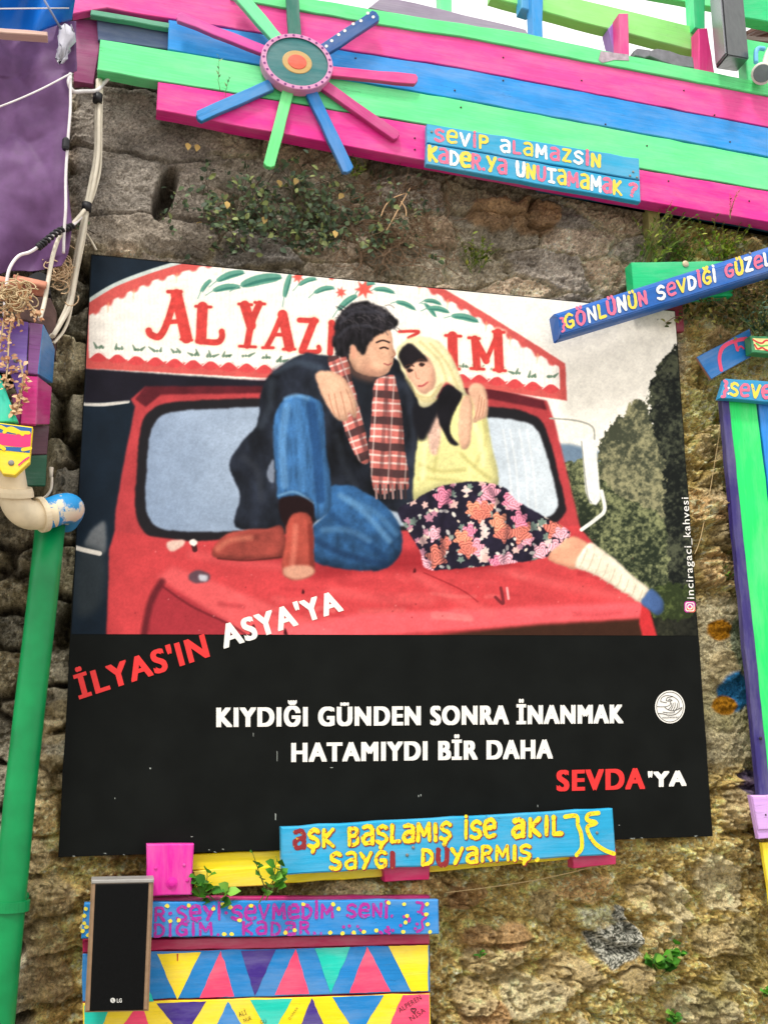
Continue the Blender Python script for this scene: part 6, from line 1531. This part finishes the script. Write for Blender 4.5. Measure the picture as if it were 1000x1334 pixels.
def make_tiles():
    tm = plain('terracotta', (196, 132, 108), .8, .25, 40, bump=.5)
    for c, L, lab in (((-2, 374, .30), 40, 'terracotta ridge tile at the left edge'), ((40, 377, .28), 30, 'terracotta tile end beside the dry vine')):
        g = Geo(); p = at(*c); a0 = np.array([1, .1, -.10]); a0 /= np.linalg.norm(a0); n = 12; V = []; ln_ = L * MPP * .6
        for s in (-1, 1):
            for rr in (.034, .024):
                for j in range(n): a = math.pi * j / (n - 1); V.append(p + a0 * ln_ * s + np.array([0, -math.cos(a) * rr, math.sin(a) * rr * .8]))
        F = [[j, j + 1, 2 * n + j + 1, 2 * n + j] for j in range(n - 1)] + [[n + j + 1, n + j, 3 * n + j, 3 * n + j + 1] for j in range(n - 1)]
        F += [[j + 1, j, n + j, n + j + 1] for j in range(n - 1)] + [[2 * n + j, 2 * n + j + 1, 3 * n + j + 1, 3 * n + j] for j in range(n - 1)] + [[0, 2 * n, 3 * n, n], [n - 1, 2 * n - 1, 4 * n - 1, 3 * n - 1]]
        g.add(V, F, 0, None, True); tag(g.build('roof_tile', tm), lab, 'tile')
    g = Geo(); g.board([(20, 384), (66, 388), (74, 406), (70, 452), (58, 424), (20, 414)], .20, .12); tag(g.build('masonry_block', plain('brown masonry', (82, 62, 58), .9, .3, 30, bump=.8)), 'brown masonry corner behind the top of the purple box', 'masonry')
    g = Geo()
    P = wall_line([(28, 370), (40, 358), (52, 354), (62, 360), (66, 378)], .2, 6)
    pts = [(p[0], p[2]) for p in P]; q = at(28, 384, .2); q2 = at(66, 384, .2)
    g.board_w([np.array(p) for p in pts] + [np.array([q2[0], q2[2]]), np.array([q[0], q[2]])], .2, .1); tag(g.build('rubber_flap', plain('black rubber', (18, 20, 26), .6)), 'black curved flap under the foot of the purple tarp', 'flap')


# ------------------------------------------------------------------ top right: loudspeaker and odds on the balcony edge
def make_top_right():
    t = thing('hanging_speaker', 'tall black loudspeaker box hanging above the right end of the balcony', 'speaker', at(955, 70, .1))
    d = .14
    # near vertical edge, left and right rear edges of the underside
    A = at(947, 72, d + .10); B = at(932, 90, d - .04); C = at(975, 77, d - .0)
    up = np.array([0, 0, .62])
    D = B + C - A
    g = Geo(); V = [A, C, D, B] + [p + up for p in (A, C, D, B)]
    g.add(V, [[3, 2, 1, 0], [4, 5, 6, 7], [0, 1, 5, 4], [1, 2, 6, 5], [2, 3, 7, 6], [3, 0, 4, 7]])
    o = g.build('cabinet', plain('black cabinet', (44, 46, 52), .35, .15, 40, bump=.1), t)
    bm = bmesh.new(); bm.from_mesh(o.data); bmesh.ops.recalc_face_normals(bm, faces=bm.faces); bmesh.ops.bevel(bm, geom=bm.edges[:], offset=.004, segments=2, affect='EDGES'); bm.to_mesh(o.data); bm.free()
    g = Geo(); n_ = np.cross(B - A, up); n_ /= np.linalg.norm(n_); n_ = n_ if n_ @ (CAM - A) > 0 else -n_
    q = [A + (B - A) * .08 + up * .02, A + (B - A) * .92 + up * .02, A + (B - A) * .92 + up * .97, A + (B - A) * .08 + up * .97]
    g.add([p + n_ * .004 for p in q] + q, [[0, 1, 2, 3], [0, 4, 5, 1], [1, 5, 6, 2], [2, 6, 7, 3], [3, 7, 4, 0]]); g.build('front_grille', plain('grey grille', (150, 152, 160), .3, .12, 300, metal=.3), t)
    # broken slates lying along the top edge
    sl = plain('grey slate', (122, 122, 130), .8, .2, 40, bump=.4)
    for px, lab in (([(825, 66), (830, 62.5), (847, 65), (848, 72), (840, 75), (826, 72)], 'small grey slate piece on the balcony edge left of the long one'), ([(846, 66), (856, 63), (872, 66), (886, 71), (902, 74), (904, 88), (880, 86), (860, 79), (846, 73)], 'long broken grey slate lying on the balcony edge')):
        g = Geo(); g.board(px, .100, .10, wob=.002); tag(g.build('slate', sl), lab, 'slate')
    t = thing('spotlight', 'small white spotlight with a pale blue clip at the right end of the balcony', 'lamp', at(990, 104, .12))
    wm = plain('white enamel', (226, 222, 214), .4)
    g = Geo(); g.lathe(at(992, 96, .16), [(.012, -.05), (.03, -.03), (.036, .0), (.036, .02), (.030, .024)], 20, axis=(-.5, -.7, -.5), smooth=True); g.build('head', wm, t)
    g = Geo(); g.lathe(at(992, 96, .16) + np.array([-.5, -.7, -.5]) * .026, [(.029, 0), (.028, .003), (.01, .005)], 20, axis=(-.5, -.7, -.5)); g.build('lens', plain('grey glass', (110, 120, 124), .15), t)
    g = Geo(); g.tube(wall_line([(984, 82), (984, 68), (988, 63), (995, 64)], .14, 5), .008, 10); g.build('clip', plain('blue clip', (110, 190, 236), .4), t)
    g = Geo(); g.tube(wall_line([(1002, 64), (997, 76), (996, 88), (1000, 100)], .15, 5), .010, 10); g.build('cable', wm, t)


# ------------------------------------------------------------------ plants
LG = [leafmat((86, 112, 56)), leafmat((62, 88, 44)), leafmat((120, 138, 62)), leafmat((196, 154, 62))]
LB = [leafmat((78, 146, 44)), leafmat((54, 112, 38)), leafmat((120, 176, 66))]
STEM, DRY = plain('green stem', (96, 110, 56), .7), plain('dry twig', (150, 122, 88), .8, .25, 60)


def plant(name, label, cat, px, py, d, stems, H, spread, ll, lw, mats, seed, lean=(0, -.25, 1), per=9, stem_r=.002, mix=None, stem_mat=None, group=None, droop=.25, parts=True):
    r = random.Random(seed); base = at(px, py, d)
    t = thing(name, label, cat, base, group)
    gs = Geo(); gl = Geo(); mix = mix or [.5, .3, .2]
    for s in range(stems):
        h = H * r.uniform(.55, 1.1); a = r.uniform(-1, 1); dirv = np.array([lean[0] + a * spread, lean[1] * r.uniform(.4, 1.6), lean[2]]); dirv /= np.linalg.norm(dirv)
        b = base + np.array([r.uniform(-.3, .3) * H * spread, 0, r.uniform(-.02, .02)])
        P = [b]; n = 7
        for i in range(n):
            dirv = dirv + np.array([r.gauss(0, .10), r.gauss(0, .06) - .02, -droop * .12]); dirv /= np.linalg.norm(dirv); P.append(P[-1] + dirv * h / n)
        gs.tube(P, np.linspace(stem_r, stem_r * .35, len(P)), 5, cap=False)
        for k in range(per):
            u = .15 + .85 * (k + r.random()) / per; f = u * n; i = min(int(f), n - 1); p = P[i] + (P[i + 1] - P[i]) * (f - i)
            az = r.uniform(0, 6.28); e = P[i + 1] - P[i]; e /= np.linalg.norm(e)
            out = np.array([math.cos(az), -abs(math.sin(az)) * .9, .0]) ; ld = out * .9 + e * .5 + np.array([0, 0, r.uniform(-.35, .3)])
            s_ = r.uniform(.6, 1.15) * (1 - .35 * u)
            q = r.random(); mi = 0
            for m_i, pr in enumerate(mix):
                if q < pr: mi = m_i; break
                q -= pr
            gl.leaf(p, ld, np.array([r.gauss(0, .4), -.8, .8 + r.gauss(0, .3)]), ll * s_, lw * s_, mi)
    gs.build('stem', stem_mat or STEM, t); gl.build('foliage', mats, t)
    return t


def make_plants():
    # dark shrub growing out of the joint above the poster
    r = random.Random(11)
    t = thing('wall_shrub', 'dark tangled shrub with a few yellow leaves growing above the poster', 'shrub', at(360, 334, .06))
    gs = Geo(); gl = Geo()
    for s in range(170):
        x, y = r.gauss(385, 70), 336 - abs(r.gauss(0, 42)); P = [at(x, y, r.uniform(.02, .06))]; dv = np.array([r.uniform(-.9, .9), -.35 * r.random() - .05, r.uniform(.1, 1)]); dv /= np.linalg.norm(dv)
        h = r.uniform(.05, .20)
        for i in range(6): dv = dv + np.array([r.gauss(0, .22), r.gauss(0, .08), r.gauss(0, .16) - .03]); dv /= np.linalg.norm(dv); P.append(P[-1] + dv * h / 6)
        gs.tube(P, np.linspace(.0016, .0006, 7), 4, cap=False)
        for k in range(9):
            p = P[r.randint(1, 6)] + np.array([r.gauss(0, .008), r.gauss(0, .006), r.gauss(0, .008)])
            q = r.random(); mi = 0 if q < .34 else 1 if q < .82 else 2 if q < .9985 else 3
            sz = r.uniform(.010, .026) * (1.3 if mi == 3 else 1)
            gl.leaf(p, (r.gauss(0, 1), -abs(r.gauss(0, .6)), r.gauss(.1, .8)), (r.gauss(0, .5), -1, r.gauss(.3, .5)), sz, sz * .62, mi)
    for x, y, dd in ((387, 232, .10), (245, 186, .08), (258, 188, .08), (447, 252, .1), (362, 234, .1), (436, 300, .12), (296, 262, .1), (345, 282, .11)):
        gl.leaf(at(x, y, dd), (r.gauss(0, .4), -.2, -1), (.2, -1, .3), .026, .018, 3)
    gs.build('twigs', plain('dark twig', (84, 72, 58), .85), t); gl.build('foliage', [leafmat((94, 114, 80)), leafmat((66, 84, 62)), leafmat((138, 150, 92)), leafmat((200, 168, 100))], t)
    # dry creeper beside it
    t = thing('dry_creeper', 'mat of dry brown creeper twigs above the poster, right of the dark shrub', 'creeper', at(510, 345, .05))
    gs = Geo()
    for s in range(330):
        x, y = r.gauss(510, 42), r.uniform(238, 350); P = [at(x, y, r.uniform(.03, .06))]; a = r.uniform(0, 6.28); dv = np.array([math.cos(a), -.2, math.sin(a) * .8])
        h = r.uniform(.05, .16)
        for i in range(6): dv = dv + np.array([r.gauss(0, .4), r.gauss(0, .12), r.gauss(0, .4)]); dv /= np.linalg.norm(dv); P.append(P[-1] + dv * h / 6)
        gs.tube(P, np.linspace(.0013, .0006, 7), 4, cap=False)
    gs.build('twigs', plain('dry creeper', (122, 98, 76), .9), t)
    gs = Geo()
    for L in ([(534, 245), (520, 270), (508, 292), (503, 300)], [(528, 252), (512, 258), (502, 268), (496, 282)], [(522, 262), (528, 272), (529, 282)]): gs.tube(wall_line(L, .09, 5), .0018, 6)
    gs.build('pale_twig', plain('pale twig', (206, 170, 130), .8), t)
    for sd, (x, y, d, H, sp, n, lab) in enumerate(((620, 350, .05, .10, .8, 12, 'small green weed in a joint above the poster, below the light blue sign'), (842, 345, .07, .24, .7, 16, 'leafy weed climbing left of the mossy post'), (938, 342, .07, .16, .9, 16, 'bright yellow green weed above the slanting blue beam'), (884, 346, .06, .16, 1.2, 14, 'sparse weed between the mossy post and the green board screw'), (462, 228, .07, .06, .9, 5, 'small sprig under the blue sunburst ray'))):
        plant('weed', lab, 'weed', x, y, d, n, H, sp, .026, .013, [leafmat((124, 142, 58)), leafmat((94, 116, 50)), leafmat((176, 184, 84))] if sd != 2 else [leafmat((150, 172, 56)), leafmat((120, 146, 48)), leafmat((196, 204, 96))], 40 + sd, per=10, stem_r=.0016)
    plant('weed', 'reddish dry sprig in front of the deep pink board at the right', 'weed', 950, 280, .15, 3, .09, .25, .012, .006, [leafmat((190, 110, 110)), leafmat((160, 90, 90)), leafmat((200, 140, 110))], 61, per=14, stem_r=.0012, stem_mat=DRY)
    plant('weed', 'faint thin sprig standing before the long mint board', 'weed', 290, 118, .15, 2, .09, .5, .018, .006, [leafmat((120, 150, 110)), leafmat((100, 130, 96)), leafmat((150, 176, 130))], 62, per=9, stem_r=.001)
    # darker growth behind the blue beam at the right edge
    t = thing('hanging_shrub', 'dense olive green shrub hanging under the right end of the slanting blue beam', 'shrub', at(960, 420, .05))
    gs = Geo(); gl = Geo()
    for s in range(110):
        x, y = r.uniform(886, 1070), r.uniform(352, 420); y = y if x > 940 else min(y, 415)
        P = [at(x, y, r.uniform(.03, .09))]; dv = np.array([r.uniform(-1, 1), -.3, r.uniform(-.7, .5)])
        for i in range(5): dv = dv + np.array([r.gauss(0, .2), r.gauss(0, .05), -.1]); dv /= np.linalg.norm(dv); P.append(P[-1] + dv * .02)
        gs.tube(P, .0012, 4, cap=False)
        for k in range(11):
            p = P[r.randint(0, 5)] + np.array([r.gauss(0, .008), r.gauss(0, .006), r.gauss(0, .008)]); q = r.random(); mi = 0 if q < .45 else 1 if q < .8 else 2
            sz = r.uniform(.010, .022); gl.leaf(p, (r.gauss(0, 1), -abs(r.gauss(0, .6)), r.gauss(0, .8)), (r.gauss(0, .5), -1, r.gauss(.4, .5)), sz, sz * .6, mi)
    gs.build('twigs', DRY, t); gl.build('foliage', [leafmat((92, 96, 46)), leafmat((66, 74, 40)), leafmat((150, 146, 72))], t)
    # planter with succulents at the right edge
    t = thing('planter', 'small green planter box with red and yellow waves at the right edge', 'planter', at(1000, 463, .2))
    d = .15
    g = Geo(); g.board([(977, 437), (1050, 440), (1050, 466), (979, 459)], d, .035); g.build('box', paint((26, 132, 78), wear=.3), t)
    g = Geo(); g.flat([(979.5, 440.5), (1050, 443), (1050, 461), (983, 455.5)], d + .0005, 0)
    f = lambda L: smooth_line([np.array([at(x, y, d)[i] for i in (0, 2)]) for x, y in L], 5)
    g.ribbon(f([(980, 442.5), (986, 446), (992, 447), (997, 443.5), (1006, 446)]), .0028, d + .0009, 1); g.ribbon(f([(982, 449), (986, 454.5), (992, 453), (997, 456), (1006, 458)]), .0028, d + .001, 1); g.ribbon(f([(984, 447), (990, 451), (998, 450), (1006, 452)]), .0026, d + .0011, 2)
    g.build('waves', [brush((238, 226, 150)), brush((206, 44, 50)), brush((96, 190, 80))], t)
    plant('succulent', 'dark grey green plant growing out of the painted planter box', 'plant', 996, 440, .135, 34, .12, 1.1, .022, .010, [leafmat((66, 96, 74)), leafmat((44, 70, 56)), leafmat((120, 150, 116))], 71, per=9, droop=.8)
    # leafy seedlings
    plant('seedling', 'broad-leaved green seedling beside the magenta square board', 'plant', 272, 1172, .11, 5, .08, 1.1, .044, .036, LB, 81, per=4, droop=.1)
    plant('seedling', 'taller green seedling in front of the left end of the sky blue sign', 'plant', 349, 1170, .155, 5, .11, .8, .040, .032, LB, 82, per=5, droop=.1)
    plant('seedling', 'bright green seedling growing from the bare wall at the lower right', 'plant', 862, 1264, .06, 12, .085, 1.1, .042, .034, LB, 83, per=4, lean=(0, -.6, 1), droop=.4)
    plant('seedling', 'small bright seedling at the bottom edge below the granite stone', 'plant', 872, 1338, .05, 4, .04, .9, .03, .022, LB, 84, per=4, lean=(0, -.6, 1))
    plant('seedling', 'dark green seedling at the lower right edge of the wall', 'plant', 996, 1292, .05, 6, .06, .9, .034, .026, LB, 85, per=4, lean=(0, -.6, 1))
    plant('seedling', 'tiny green sprout under the brick fragment in the wall', 'plant', 626, 1238, .05, 3, .03, .9, .02, .01, LB, 86, per=4, lean=(0, -.6, 1))
    plant('seedling', 'tiny sprout in the stones beside the bright green plank', 'plant', 948, 752, .05, 4, .04, .9, .024, .012, LB, 87, per=4, lean=(0, -.6, 1))
    # mossy post, dry vine at the left
    g = Geo(); g.board([(841, 258), (857, 260), (864, 336), (849, 338)], .075, .04, axis=(0, 1)); m = plain('mossy wood', (150, 144, 92), .9, .35, 30, bump=.5); tag(g.build('post', m), 'short mossy post hanging under the deep pink board', 'post')
    t = thing('dry_vine', 'dry beige vine hanging over the front of the purple box', 'vine', at(16, 400, .38)); gs = Geo(); gl = Geo()
    for L in ([(2, 372), (12, 382), (8, 400), (2, 440), (-4, 480)], [(10, 380), (16, 410), (12, 440), (10, 480), (6, 505)], [(30, 384), (40, 398), (52, 412)], [(26, 470), (30, 490), (28, 510), (24, 530), (20, 536)], [(-20, 375), (10, 384), (30, 378)], [(14, 392), (22, 400), (25, 425)]):
        P = wall_line(L, .385, 6); gs.tube(P, .0022, 5, cap=False)
        for p in P:
            for k in range(3):
                sz = r.uniform(.008, .018); gl.leaf(p + np.array([r.gauss(0, .008), r.gauss(0, .005), r.gauss(0, .008)]), (r.gauss(0, 1), -.4, r.gauss(-.4, .7)), (0, -1, .4), sz, sz * .6, r.randint(0, 2))
    for k in range(80):
        p = at(r.gauss(16, 11), r.gauss(386, 8), .36 + r.uniform(0, .05)); a = r.uniform(0, 6.28)
        P = [p + np.array([.016 * math.cos(a + s * 3) * (1 + .2 * s), .008 * math.sin(s * 5), .014 * math.sin(a + s * 3)]) for s in np.linspace(0, 1, 7)]; gs.tube(P, .0016, 4, cap=False)
    gs.build('stems', plain('straw', (200, 178, 140), .85, .2, 60), t); gl.build('dry_leaves', [leafmat((196, 150, 110)), leafmat((170, 120, 84)), leafmat((214, 180, 140))], t)
    t = thing('dry_vine', 'clump of pale dry roots beside the cables above the poster corner', 'vine', at(76, 365, .2)); gs = Geo()
    for k in range(60):
        p = at(r.gauss(78, 7), r.gauss(352, 11), .14 + r.uniform(0, .05)); a = r.uniform(0, 6.28)
        P = [p + np.array([.018 * math.cos(a + s * 3) * (1 + .2 * s), .008 * math.sin(s * 5), .016 * math.sin(a + s * 3)]) for s in np.linspace(0, 1, 7)]; gs.tube(P, .0016, 4, cap=False)
    gs.build('stems', plain('pale roots', (214, 186, 150), .85, .2, 60), t)
    # a wire against the wall right of the poster
    g = Geo(); g.tube(wall_line([(941, 538), (934, 580), (924, 640), (912, 700), (904, 722)], .07, 6), .0013, 6); tag(g.build('wire', plain('straw wire', (190, 166, 120), .7)), 'thin straw coloured wire on the wall right of the poster', 'wire')
    g = Geo(); g.tube(wall_line([(580, 1163), (650, 1154), (720, 1142), (800, 1122)], .085, 4), .0011, 5); tag(g.build('wire', plain('straw wire', (190, 166, 120), .7)), 'thin wire sagging across the wall under the sky blue sign', 'wire')


make_ground()
make_wall()
make_poster()
make_balcony()
make_eave()
make_sunburst()
make_signs()
make_wall_speaker()
make_tarps()
make_boxes()
make_pipes()
make_cables()
make_tiles()
make_top_right()
make_plants()
